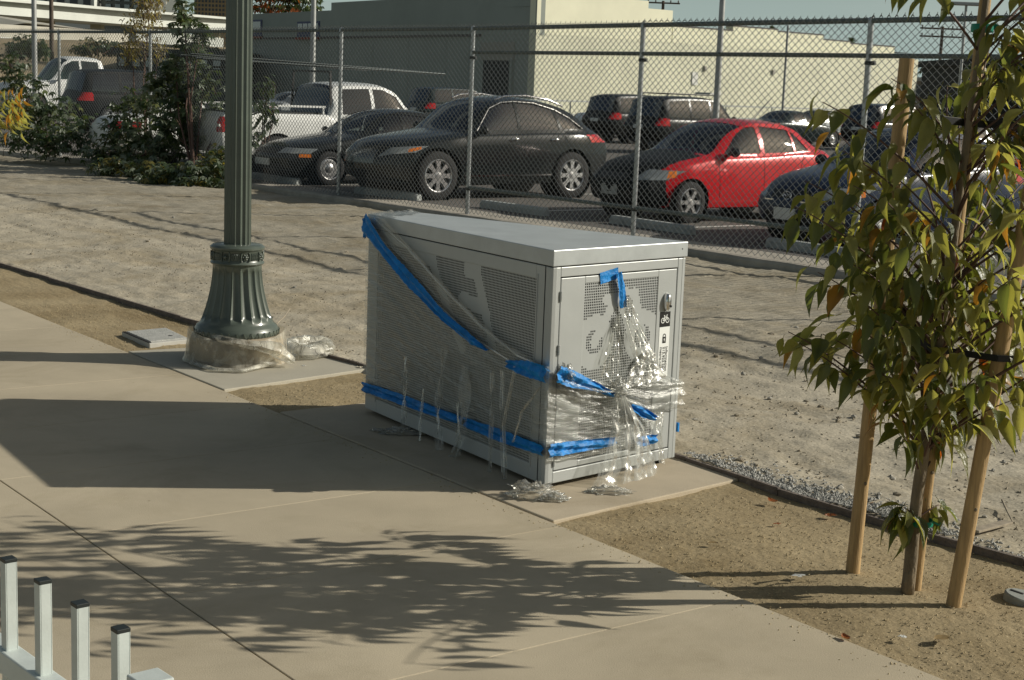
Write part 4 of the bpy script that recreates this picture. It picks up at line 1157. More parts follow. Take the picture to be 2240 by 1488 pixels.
tips = [(1800, 212, 6.0), (1842, 318, 6.1), (1868, 395, 5.9), (1950, 160, 5.9), (1985, 205, 5.85), (2060, 300, 5.95), (2122, 200, 6.25), (2205, 40, 6.0), (2238, 120, 5.9), (2180, 118, 5.85), (2230, 250, 6.0),
        (1762, 385, 5.95), (1738, 440, 5.85), (1812, 500, 6.0), (1905, 340, 6.15), (1930, 420, 5.8), (1985, 440, 6.3), (2060, 470, 5.8), (2130, 400, 6.4), (2190, 300, 5.75), (2230, 420, 5.9), (2180, 520, 6.35),
        (1790, 585, 6.05), (1850, 560, 5.9), (1905, 545, 6.25), (1960, 560, 5.75), (2020, 600, 6.4), (2080, 580, 5.8), (2140, 560, 6.35), (2205, 575, 5.7), (2238, 620, 6.1),
        (1725, 715, 5.95), (1752, 742, 5.9), (1800, 720, 6.0), (1845, 690, 6.15), (1900, 660, 5.8), (1960, 690, 5.7), (2010, 720, 6.3), (2060, 660, 6.45), (2110, 740, 5.75), (2160, 800, 5.65), (2195, 700, 6.4), (2236, 740, 6.0),
        (1905, 790, 5.95), (1950, 830, 5.75), (1995, 780, 6.35), (2040, 840, 5.8), (2085, 860, 6.2), (2130, 880, 6.35), (2232, 860, 5.9), (2215, 800, 6.3), (1960, 905, 5.9), (2040, 925, 6.2), (2080, 890, 5.8),
        (1985, 1110, 6.1), (2055, 1095, 6.2), (1945, 640, 6.35), (2120, 650, 5.7), (2010, 520, 5.72), (1880, 470, 6.3), (2090, 520, 6.3), (2060, 780, 5.65), (1925, 720, 5.85)]
tipP = [at(*t) for t in tips]
for i in range(26):                               # the part of the crown beyond the right edge and above
    tipP.append(V3((rnd.uniform(2.0, 2.5), rnd.uniform(5.7, 6.6), rnd.uniform(1.0, 2.7))))
for i in range(16): tipP.append(V3((rnd.uniform(1.35, 2.3), rnd.uniform(6.55, 7.05), rnd.uniform(1.05, 2.3))))
for i in range(5): tipP.append(V3((rnd.uniform(1.75, 2.4), rnd.uniform(5.35, 5.6), rnd.uniform(1.2, 2.2))))
for i in range(8): tipP.append(V3((1.8 + rnd.uniform(-.45, .5), 6.1 + rnd.uniform(-.4, .4), rnd.uniform(2.55, 3.3))))
leaves = []
brn = MB()
for k, tip in enumerate(tipP):
    d = math.hypot(tip.x - 1.75, tip.y - 6.12)
    zb = min(max(0.30, tip.z - 0.12 - 0.55 * d), 3.0)
    base = tpos(zb); mid = base.lerp(tip, 0.55) + V3((0, 0, 0.10 * d + 0.02)) + V3((rnd.uniform(-.04, .04), rnd.uniform(-.04, .04), 0))
    tip = tip + V3((0, 0, -0.02))
    pts = []
    for s in np.linspace(0, 1, 10):
        pts.append(base * (1 - s) ** 2 + mid * 2 * s * (1 - s) + tip * s * s)
    brn = MB(); brn.tube([p - T0 for p in pts], [0.0065 * (1 - 0.72 * s) * (0.7 + 0.5 * min(1, d)) for s in np.linspace(0, 1, 10)], 6)
    brn.build('branch', M_twig, tree, smooth=180)
    nl = rnd.randint(11, 16)
    for j in range(nl):
        s = 0.38 + 0.62 * (j + 0.6) / nl
        s = min(1, s)
        p = base * (1 - s) ** 2 + mid * 2 * s * (1 - s) + tip * s * s + V3((rnd.gauss(0, .028), rnd.gauss(0, .028), rnd.gauss(0, .022)))
        td = ((mid - base) * (1 - s) + (tip - mid) * s).normalized()
        side = td.cross(V3((0, 0, 1))).normalized() * (1 if j % 2 else -1)
        if j == nl - 1: side *= 0.2
        ax = (td * rnd.uniform(0.15, 0.65) + side * rnd.uniform(0.3, 0.95) + V3((0, 0, -1)) * rnd.uniform(0.15, 1.2) + V3((rnd.uniform(-.2, .2), rnd.uniform(-.2, .2), 0))).normalized()
        upv = V3((ax.x * 0.4, ax.y * 0.4, 1)) + V3((rnd.uniform(-.5, .5), rnd.uniform(-.5, .5), 0)) + side * 0.4
        zax = (upv - ax * upv.dot(ax)).normalized(); yax = zax.cross(ax)
        L = rnd.triangular(0.06, 0.155, 0.11)
        q = rnd.random()
        kind = 'g' if q < .34 else 'o' if q < .68 else 'l' if q < .945 else 'y' if q < .992 else 'r'
        M4 = Matrix(((ax.x * L, yax.x * L, zax.x * L, p.x + ax.x * .16 * L), (ax.y * L, yax.y * L, zax.y * L, p.y + ax.y * .16 * L), (ax.z * L, yax.z * L, zax.z * L, p.z + ax.z * .16 * L), (0, 0, 0, 1)))
        seen = p.x < 2.25 and p.z < 2.6
        leaves.append(((0 if seen else 1, p.y), kind, rnd.randrange(4), M4))
leaves.sort(key=lambda e: e[0])
Tinv = Matrix.Translation(-T0)
for e, kind, sh, M4 in leaves[:300]:
    o = link('leaf', LM[kind][sh], tree); o.matrix_local = Tinv @ M4
rest = {}
for e, kind, sh, M4 in leaves[300:]: rest.setdefault(kind, []).append((sh, M4))
fol = MB(); fmi = []
kinds = list(rest)
for ki, kind in enumerate(kinds):
    for sh, M4 in rest[kind]:
        me = LM[kind][sh]; T = Tinv @ M4
        fol.add([T @ v.co for v in me.vertices], [tuple(p.vertices) for p in me.polygons]); fmi += [ki] * len(me.polygons)
me = fol.mesh('foliage', None, 180)
for kind in kinds: me.materials.append(LM[kind][0].materials[0])
me.polygons.foreach_set('material_index', fmi)
tag(link('foliage', me, tree), kind='stuff')
# stakes and ties
def stake(a, c, r, label, name='tree_stake'):
    a, c = V3(a), V3(c); e = empty(name, a, label, 'stake')
    mb = MB(); n = 14
    mb.tube([(c - a) * t for t in np.linspace(0, 1, n)], [r * (1 + 0.05 * noise.noise(V3((t * 9, a.x, 0)))) for t in np.linspace(0, 1, n)], 16)
    mb.build('pole', M_lodge, e, smooth=60)
    mb = MB()
    for z, s in ((0.45, 1), (0.72, -1), (0.2, .5)):
        p = (c - a) * z + V3((s * r * 0.5, -r * 0.86, 0)); mb.lathe([(0.0, -0.010), (0.008, -0.004), (0.008, 0.004), (0.0, 0.010)], 8, p)
    mb.build('pole_knot', M_bark, e)
    return e
S1a, S1b = gnd(1868, 1252) + V3((0, 0.03, -0.05)), at(1984, 128, 6.33)
S2a, S2b = gnd(2089, 1322) + V3((0, 0.03, -0.05)), at(2262, 380, 5.98)
S2b = S2a + (S2b - S2a) * 1.25
S3a, S3b = V3((1.735, 6.20, -0.05)), at(2172, -140, 6.22)
stake(S1a, S1b, 0.030, 'round wooden tree stake left of the trunk, its cut top showing')
stake(S2a, S2b, 0.031, 'thick wooden tree stake leaning right, nearest the right edge')
stake(S3a, S3b, 0.023, 'slender wooden stake standing directly behind the tree trunk')
def strap(pts, w, label, m=M_tie):
    mb = MB()
    for a, c in zip(pts, pts[1:]): mb.bar(a, c, 0.006, w)
    return tag(mb.build('tree_tie', m, bevel=0.001), label, 'tree tie')
def on(a, c, z): return a.lerp(c, (z - a.z) / (c.z - a.z))
q1, q2, t1 = on(S1a, S1b, 1.11), on(S2a, S2b, 1.02), tpos(1.02)
strap([q1 + V3((-0.036, -0.036, 0.0)), q1 + V3((0.04, -0.036, -0.01)), t1 + V3((-.03, -.035, 0)), t1 + V3((.03, -.035, 0)), q2 + V3((-0.02, -0.038, 0)), q2 + V3((0.042, -0.036, 0))], 0.026, 'lower black rubber strap tying the tree trunk to both stakes')
q3 = on(S3a, S3b, 1.93)
strap([at(2062, 262, 6.12), q3 + V3((-.03, -.04, 0)), q3 + V3((.05, -.04, -.004)), at(2320, 268, 6.0)], 0.030, 'upper black rubber strap running right from the stake behind the trunk')
def loop(c, r, h, label):
    mb = MB(); mb.lathe([(r, -h), (r * 1.05, 0), (r, h)], 24, c, cap=False)
    mb.box(V3(c) + V3((r + 0.012, -0.01, 0.004)), (0.035, 0.006, h * 1.4), Matrix.Rotation(0.5, 3, 'Y'))
    return tag(mb.build('tie_tape', M_gtape, smooth=60), label, 'tie tape')
c_ = (tpos(0.285) + on(S3a, S3b, 0.285)) / 2; loop(c_ + V3((0, -0.01, 0)), 0.054, 0.012, 'green tape loop low on the tree trunk')
c_ = (tpos(2.30) + on(S3a, S3b, 2.30)) / 2; loop(c_, 0.042, 0.016, 'green tape loop high on the trunk near the top edge')

# leaves of another tree just outside the left edge
t2 = empty('street_tree', (-7.0, 18.6, 0), 'yellowing tree foliage reaching in at the left edge', 'tree')
mb = MB(); mb.tube([(-.9, 0, 0), (-.92, .02, 1.0), (-.9, 0, 2.4)], [.045, .035, .015], 10); mb.build('trunk', M_bark, t2, smooth=180)
fol = {0: MB(), 1: MB()}
for i in range(170):
    c = at(rnd.uniform(-70, 52), rnd.triangular(180, 300, 250), 18.6 + rnd.uniform(-.4, .4)) - V3(t2.location)
    ax = V3((rnd.uniform(-.5, .5), rnd.uniform(-.5, .5), rnd.uniform(-1, -.3))).normalized(); z = ax.orthogonal().normalized(); y = z.cross(ax); L = rnd.uniform(.10, .17)
    me = LM['o'][rnd.randrange(4)]
    fol[0 if rnd.random() < .3 else 1].add([c + (ax * v.co.x + y * v.co.y + z * v.co.z) * L for v in me.vertices], [tuple(p.vertices) for p in me.polygons])
tag(fol[0].build('foliage', L_gold, t2, smooth=180), kind='stuff'); tag(fol[1].build('foliage', L_lime, t2, smooth=180), kind='stuff')
mb = MB(); mb.tube([(-.9, 0, 1.2), (-.3, .0, 1.75), (.1, 0, 1.7)], [.012, .009, .004], 6); mb.build('branch', M_twig, t2)

# ------------------------------------------------------------------ chain link fence
M_galv = mat('galvanised_steel', (0.42, 0.44, 0.45), rough=0.38, metal=0.75, var=0.18, scale=14, bump=0.12, bscale=90)
M_raild = mat('shaded_rail', (0.14, 0.165, 0.155), rough=0.55, metal=0.3, var=0.2, scale=10)  # rail steel coloured darker to carry the shade on its near face
M_wire = mat('galvanised_wire', (0.29, 0.31, 0.31), rough=0.45, metal=0.6)
fence = empty('chain_link_fence', (-2.99, 25.61, 0.1), 'tall galvanised chain link fence between the dirt and the car park', 'fence')
fo = V3(fence.location)
FZ0, FZ1, FZM, FZL = 0.14, 2.83, 2.49, 0.52
ks = list(range(-7, 6))
zt = {k: FZ1 + 0.018 * max(0, k - 1) for k in ks}
for k in ks:
    p = fpt(k)
    mb = MB(); mb.tube([V3((p.x, p.y, 0.02)) - fo, V3((p.x, p.y, zt[k] - 0.02)) - fo], 0.032, 14); o = mb.build('post', M_galv, fence, smooth=40)
    mb = MB(); mb.lathe([(0.037, -0.03), (0.037, 0.015), (0.03, 0.035), (0.012, 0.045)], 14, V3((p.x, p.y, zt[k] - 0.005)) - fo); mb.build('post_cap', M_galv, o, smooth=40)
    if k >= 1:
        for z in (FZM - 0.08, FZL - 0.02):
            mb = MB(); mb.lathe([(0.041, -0.02), (0.041, 0.02)], 14, V3((p.x, p.y, z)) - fo); mb.box(V3((p.x, p.y, z)) - fo + FD.normalized() * 0.065, (0.06, 0.03, 0.045), Matrix.Rotation(math.atan2(FD.y, FD.x), 3, 'Z'))
            mb.build('rail_clamp', mat('dark_bracket', (0.06, 0.065, 0.065), rough=0.5, metal=0.5), o)
for k in ks[:-1]:
    a, c = fpt(k), fpt(k + 1)
    mb = MB(); mb.tube([V3((a.x, a.y, zt[k])) - fo, V3((c.x, c.y, zt[k + 1])) - fo], 0.030, 10); mb.build('top_rail', M_raild, fence, smooth=40)
    if k >= 1:
        for z, nm in ((FZM, 'middle_rail'), (FZL, 'lower_rail')):
            mb = MB(); mb.tube([V3((a.x, a.y, z)) - fo, V3((c.x, c.y, z)) - fo], 0.027, 10); mb.build(nm, M_raild, fence, smooth=40)
    # woven wire: diagonals clipped to the bay, twisted barbs on top
    L = (c - a).length; t = (c - a).normalized(); n = t.cross(V3((0, 0, 1)))
    off = -n * 0.034 if n.dot(A_AX) > 0 else n * 0.034
    cw, ch = 0.104, 0.088
    H = zt[k] + 0.055 - FZ0
    mb = MB(); m_ = ch / cw * 1.0
    def P(x, z, e): return V3((a.x, a.y, FZ0)) + t * x + V3((0, 0, z)) + off + n * e - fo
    rr = 0.0042
    def wire(x0, z0_, x1, z1_, e):
        p, q = P(x0, z0_, e), P(x1, z1_, e); d = (q - p).normalized(); s1 = n * rr; s2 = d.cross(n).normalized() * rr
        vs = [p + s1, p - s1 * .5 + s2 * .87, p - s1 * .5 - s2 * .87, q + s1, q - s1 * .5 + s2 * .87, q - s1 * .5 - s2 * .87]
        mb.add(vs, [(0, 1, 4, 3), (1, 2, 5, 4), (2, 0, 3, 5)])
    nx = int(L / cw) + 1
    span = H / m_
    for i in range(-int(span / cw) - 1, nx + 1):
        x0 = i * cw; x1 = x0 + span
        if x1 > 0 and x0 < L:
            xa, xb = max(0, x0), min(L, x1); wire(xa, (xa - x0) * m_, xb, (xb - x0) * m_, 0.003)
    for i in range(0, nx + int(span / cw) + 2):
        x0 = i * cw; x1 = x0 - span
        if x0 > 0 and x1 < L:
            xa, xb = min(L, x0), max(0, x1); wire(xa, (x0 - xa) * m_, xb, (x0 - xb) * m_, -0.003)
    for i in range(nx):
        x = (i + 0.5) * cw
        wire(x - 0.02, H - 0.018, x, H + 0.004, 0); wire(x + 0.02, H - 0.018, x, H + 0.004, 0); wire(x, H, x + 0.006, H + 0.022, 0)
    tag(mb.build('wire_mesh', M_wire, fence), kind='stuff')

# ------------------------------------------------------------------ wheel stops
M_stop = mat('wheel_stop_concrete', (0.36, 0.38, 0.37), rough=0.9, var=0.2, scale=5, bump=0.4, bscale=40)
def wheel_stop(p, q, label):
    p, q = V3((p[0], p[1], 0)), V3((q[0], q[1], 0)); t = (q - p).normalized(); n = t.cross(V3((0, 0, 1)))
    L = (q - p).length; c = (p + q) / 2
    mb = MB(); prof = [(-0.08, 0), (-0.075, 0.08), (-0.05, 0.12), (0.05, 0.12), (0.075, 0.08), (0.08, 0)]
    vs = [];
    for s, k in ((-L / 2, .7), (-L / 2 + .04, 1), (L / 2 - .04, 1), (L / 2, .7)):
        for y, z in prof: vs.append(V3((c.x, c.y, LOT_Z + 0.004)) + t * s + n * y * k + V3((0, 0, z * k)))
    fs = [(i * 6 + j, i * 6 + j + 1, i * 6 + 7 + j, i * 6 + 6 + j) for i in range(3) for j in range(5)] + [tuple(range(5, -1, -1)), tuple(range(18, 24))]
    mb.add(vs, fs)
    return tag(mb.build('wheel_stop', M_stop, bevel=0.008), label, 'wheel stop', 'concrete wheel stops along the fence')
wheel_stop((-5.0, 29.05), (-3.95, 27.70), 'concrete wheel stop under the dark sedan beside the lamp post')
wheel_stop((-2.75, 26.2), (-1.60, 25.05), 'concrete wheel stop in front of the dark crossover')
wheel_stop((-0.55, 24.15), (0.45, 22.95), 'concrete wheel stop in the empty stall right of the crossover')
wheel_stop((1.38, 22.15), (2.40, 20.75), 'concrete wheel stop in front of the red car')
wheel_stop((3.22, 19.5), (4.20, 18.15), 'concrete wheel stop in front of the dark blue car')

# ------------------------------------------------------------------ cars
def paint(name, c, rough=0.25, metal=0.3):
    return mat(name, c, rough=rough, metal=metal, var=0.06, scale=2, spec=0.4, coat=0.3)
M_tyre = mat('tyre_rubber', (0.014, 0.014, 0.015), rough=0.85)
M_rim = mat('alloy_rim', (0.62, 0.62, 0.62), rough=0.28, metal=0.8)
M_rimdk = mat('brake_dark', (0.03, 0.03, 0.03), rough=0.7)
M_trim = mat('black_trim', (0.015, 0.016, 0.017), rough=0.5)
M_seat = mat('seat_cloth', (0.05, 0.05, 0.05), rough=0.9)
M_seat2 = mat('seat_grey', (0.16, 0.16, 0.155), rough=0.9)
M_glass = glass('car_glass', (0.42, 0.47, 0.46), 0.08)
M_glass_dk = glass('tinted_glass', (0.06, 0.075, 0.075), 0.10)
M_lens = mat('headlight_lens', (0.30, 0.32, 0.32), rough=0.12, metal=0.3, spec=0.8, coat=0.6)
M_amber = mat('amber_lens', (0.75, 0.20, 0.02), rough=0.2, coat=0.5)
M_red = mat('red_lens', (0.45, 0.01, 0.01), rough=0.18, coat=0.6)
M_plate = mat('licence_plate', (0.65, 0.65, 0.62), rough=0.5)


def pchip(pts):
    xs = np.array([p[0] for p in pts], float); ys = np.array([p[1] for p in pts], float)
    h = np.diff(xs); d = np.diff(ys) / h; m = np.zeros(len(xs))
    m[0], m[-1] = d[0], d[-1]
    for i in range(1, len(xs) - 1):
        m[i] = 0 if d[i - 1] * d[i] <= 0 else 2 * d[i - 1] * d[i] / (d[i - 1] + d[i])
    def f(x):
        i = int(np.clip(np.searchsorted(xs, x) - 1, 0, len(xs) - 2)); t = min(1, max(0, (x - xs[i]) / h[i]))
        return float((2 * t ** 3 - 3 * t ** 2 + 1) * ys[i] + (t ** 3 - 2 * t ** 2 + t) * h[i] * m[i] + (-2 * t ** 3 + 3 * t ** 2) * ys[i + 1] + (t ** 3 - t ** 2) * h[i] * m[i + 1])
    return f


def inpoly(x, y, P):
    c = False; j = len(P) - 1
    for i in range(len(P)):
        if (P[i][1] > y) != (P[j][1] > y) and x < (P[j][0] - P[i][0]) * (y - P[i][1]) / (P[j][1] - P[i][1]) + P[i][0]: c = not c
        j = i
    return c


class CarShell:
    def __init__(s, sp):
        s.sp = sp
        L = sp['L']; top, belt, wid, bot = (pchip(sp[k]) for k in ('top', 'belt', 'wid', 'bot'))
        s.top, s.belt, s.wid, s.bot = top, belt, wid, bot
        gmax = max(top(x) - belt(x) for x in np.linspace(0, L, 60))
        st = sorted(set([round(x, 4) for x in np.linspace(0, L, sp.get('n', 54))] + [round(x, 4) for x in sp['ws'] + sp['rw']]))
        wmax = max(p[1] for p in sp['wid'])
        rw_ = sp['roofw']; s.nj = 0
        rows = []
        def section(x):
            zt, zs, w, zb = top(x), belt(x), wid(x), bot(x)
            g = max(0, zt - zs); b = min(1, max(0, (g - 0.05) / (0.75 * gmax))); b = b * b * (3 - 2 * b)
            yr = w * 0.80 * (1 - b) + rw_ * b
            kr = 0.55 * (1 - b) + 0.90 * b
            zr = zs + g * kr
            pts = [(0, zb), (0.45 * w, zb), (0.80 * w, zb), (0.94 * w, zb + 0.025), (0.985 * w, zb + 0.13), (w, zb + 0.42 * (zs - zb)), (0.998 * w, zb + 0.62 * (zs - zb)), (0.985 * w, zb + 0.80 * (zs - zb)), (0.968 * w, zs - 0.035), (0.945 * w, zs - 0.004)]
            y0, z0 = 0.935 * w, zs + 0.004
            for t in (0, .2, .4, .6, .8, .93):
                e = 0.035 * b * math.sin(math.pi * t)
                pts.append((y0 + (yr - y0) * t + e, z0 + (zr - z0) * t))
            s.jr = len(pts)
            for t in (0, .08, .22, .42, .68, 1.0):
                y = yr * (1 - t); pts.append((y, zr + (zt - zr) * (1 - (1 - t) ** 2.6)))
            return pts
        first = section(0.0); last = section(L)
        fz = sp.get('nose_z', 0.5); rz = sp.get('tail_z', 0.65)
        for dx, k in ((0.075, 0.0), (0.07, 0.35), (0.05, 0.68), (0.022, 0.9)):
            rows.append((-dx, [(y * (0.93 + 0.07 * k), fz + (z - fz) * k) for y, z in first]))
        for x in st: rows.append((x, section(x)))
        for dx, k in ((0.022, 0.9), (0.045, 0.68), (0.06, 0.35), (0.065, 0.0)):
            rows.append((L + dx, [(y * (0.93 + 0.07 * k), rz + (z - rz) * k) for y, z in last]))
        bf, br = sp.get('bowf', 0.28), sp.get('bowr', 0.16)
        xs_ws, xs_rw = sp['ws'], sp['rw']
        bm = bmesh.new(); tg = bm.faces.layers.int.new('tag'); s.tg = tg
        nj = len(first); s.nj = nj
        grid = {}
        for i, (x, pts) in enumerate(rows):
            for sd in (1, -1):
                for j, (y, z) in enumerate(pts):
                    if sd == -1 and (j == 0 or j == nj - 1): grid[i, j, sd] = grid[i, j, 1]; continue
                    q = abs(y) / wmax
                    fx = max(0, 1 - max(0, x) / (0.5 * L)); rx = max(0, 1 - max(0, L - x) / (0.45 * L))
                    xx = x + bf * q ** 2.4 * fx - br * q ** 2.4 * rx
                    grid[i, j, sd] = bm.verts.new((xx, y * sd, z))
        for i in range(len(rows) - 1):
            xa, xb = rows[i][0], rows[i + 1][0]
            for sd in (1, -1):
                for j in range(nj - 1):
                    v = [grid[i, j, sd], grid[i + 1, j, sd], grid[i + 1, j + 1, sd], grid[i, j + 1, sd]]
                    v = list(dict.fromkeys(v))
                    if len(v) < 3: continue
                    if sd == 1: v = v[::-1]
                    try: f = bm.faces.new(v)
                    except ValueError: continue
                    f[tg] = 0
                    if j >= s.jr + 0:
                        if xa >= xs_ws[0] - 1e-4 and xb <= xs_ws[1] + 1e-4: f[tg] = 1
                        elif xa >= xs_rw[0] - 1e-4 and xb <= xs_rw[1] + 1e-4: f[tg] = 2
        bm.normal_update()
        bmesh.ops.recalc_face_normals(bm, faces=bm.faces[:])
        s.bm = bm

    def cut(s, poly, axes, filt, tagv):
        bm, tg = s.bm, s.tg; a0, a1 = axes
        lo = (min(p[0] for p in poly), min(p[1] for p in poly)); hi = (max(p[0] for p in poly), max(p[1] for p in poly))
        n = len(poly)
        def cand():
            out = []
            for f in bm.faces:
                c0 = [v.co[a0] for v in f.verts]; c1 = [v.co[a1] for v in f.verts]
                if max(c0) < lo[0] or min(c0) > hi[0] or max(c1) < lo[1] or min(c1) > hi[1]: continue
                if filt(f.calc_center_median()): out.append(f)
            return out
        fs = cand()
        for i in range(n):
            p, q = poly[i], poly[(i + 1) % n]
            if not fs: return
            geom = list({e for f in fs for e in f.edges}) + list({v for f in fs for v in f.verts}) + fs
            co = [0, 0, 0]; no = [0, 0, 0]
            co[a0], co[a1] = p; no[a0], no[a1] = q[1] - p[1], -(q[0] - p[0])
            res = bmesh.ops.bisect_plane(bm, geom=geom, dist=1e-5, plane_co=co, plane_no=no)
            fs = [g_ for g_ in res['geom'] if isinstance(g_, bmesh.types.BMFace) and g_.is_valid]
        kill = []
        for f in fs:
            c = f.calc_center_median()
            if inpoly(c[a0], c[a1], poly):
                if tagv < 0: kill.append(f)
                else: f[tg] = tagv
        if kill: bmesh.ops.delete(bm, geom=kill, context='FACES')

    def extract(s, tags, name, m, parent, inset=0.0, ang=32):
        idx, vs, fs = {}, [], []
        s.bm.normal_update()
        for f in s.bm.faces:
            if f[s.tg] in tags:
                r = []
                for v in f.verts:
                    if v not in idx:
                        idx[v] = len(vs); p = v.co - v.normal * inset; vs.append(p[:])
                    r.append(idx[v])
                fs.append(tuple(r))
        if not fs: return None
        me = bpy.data.meshes.new(name); me.from_pydata(vs, [], fs); me.materials.append(m)
        for p in me.polygons: p.use_smooth = True
        me.set_sharp_from_angle(angle=math.radians(ang))
        return link(name, me, parent)


def wheel(parent, c, R, wdt, side, spokes=8, rim_m=None, style='alloy'):
    w = empty('wheel', c); w.parent = parent
    mb = MB(); h = wdt / 2
    mb.lathe([(R * .66, -h * .8), (R * .70, -h * .96), (R * .86, -h), (R * .97, -h * .8), (R, -h * .5), (R, h * .5), (R * .97, h * .8), (R * .86, h), (R * .70, h * .96), (R * .66, h * .8)], 36, axis='y', cap=False)
    mb.build('tyre', M_tyre, w, smooth=40)
    s = side; mb = MB()
    ro = [(R * .70, s * h * .86), (R * .66, s * h * .98), (R * .62, s * h * .90), (R * .60, s * h * .3)]
    mb.lathe(ro if s > 0 else ro, 36, axis='y', cap=False)
    if style == 'alloy':
        for k in range(spokes):
            a = 2 * math.pi * k / spokes
            p = V3((math.cos(a), 0, math.sin(a))); q = V3((-math.sin(a), 0, math.cos(a)))
            y0, y1 = s * h * .86, s * h * .72
            vs = []
            for r_, wd, y in ((R * .12, .050, y0), (R * .40, .030, y0 * 1.02), (R * .64, .048, y0 * .98)):
                vs += [p * r_ + q * wd * R / .38 + V3((0, y, 0)), p * r_ - q * wd * R / .38 + V3((0, y, 0)), p * r_ + q * wd * .8 * R / .38 + V3((0, y1 * .6, 0)), p * r_ - q * wd * .8 * R / .38 + V3((0, y1 * .6, 0))]
            fs = []
            for i in range(2):
                o = i * 4; fs += [(o, o + 4, o + 5, o + 1), (o + 2, o + 3, o + 7, o + 6), (o, o + 2, o + 6, o + 4), (o + 1, o + 5, o + 7, o + 3)]
            mb.add(vs, fs)
        mb.lathe([(R * .16, s * h * .5), (R * .16, s * h * .88), (R * .08, s * h * .93), (0.001, s * h * .94)], 18, axis='y', cap=False)
    else:
        mb.lathe([(R * .6, s * h * .55), (R * .5, s * h * .7), (R * .3, s * h * .62), (R * .2, s * h * .85), (0.001, s * h * .9)], 24, axis='y', cap=False)
    mb.build('rim', rim_m or M_rim, w, smooth=40)
    mb = MB(); mb.lathe([(R * .60, s * h * .2), (0.001, s * h * .2)], 24, axis='y', cap=False); mb.lathe([(R * .60, -s * h * .2), (0.001, -s * h * .2)], 24, axis='y', cap=False); mb.build('brake_disc', M_rimdk, w)
    return w


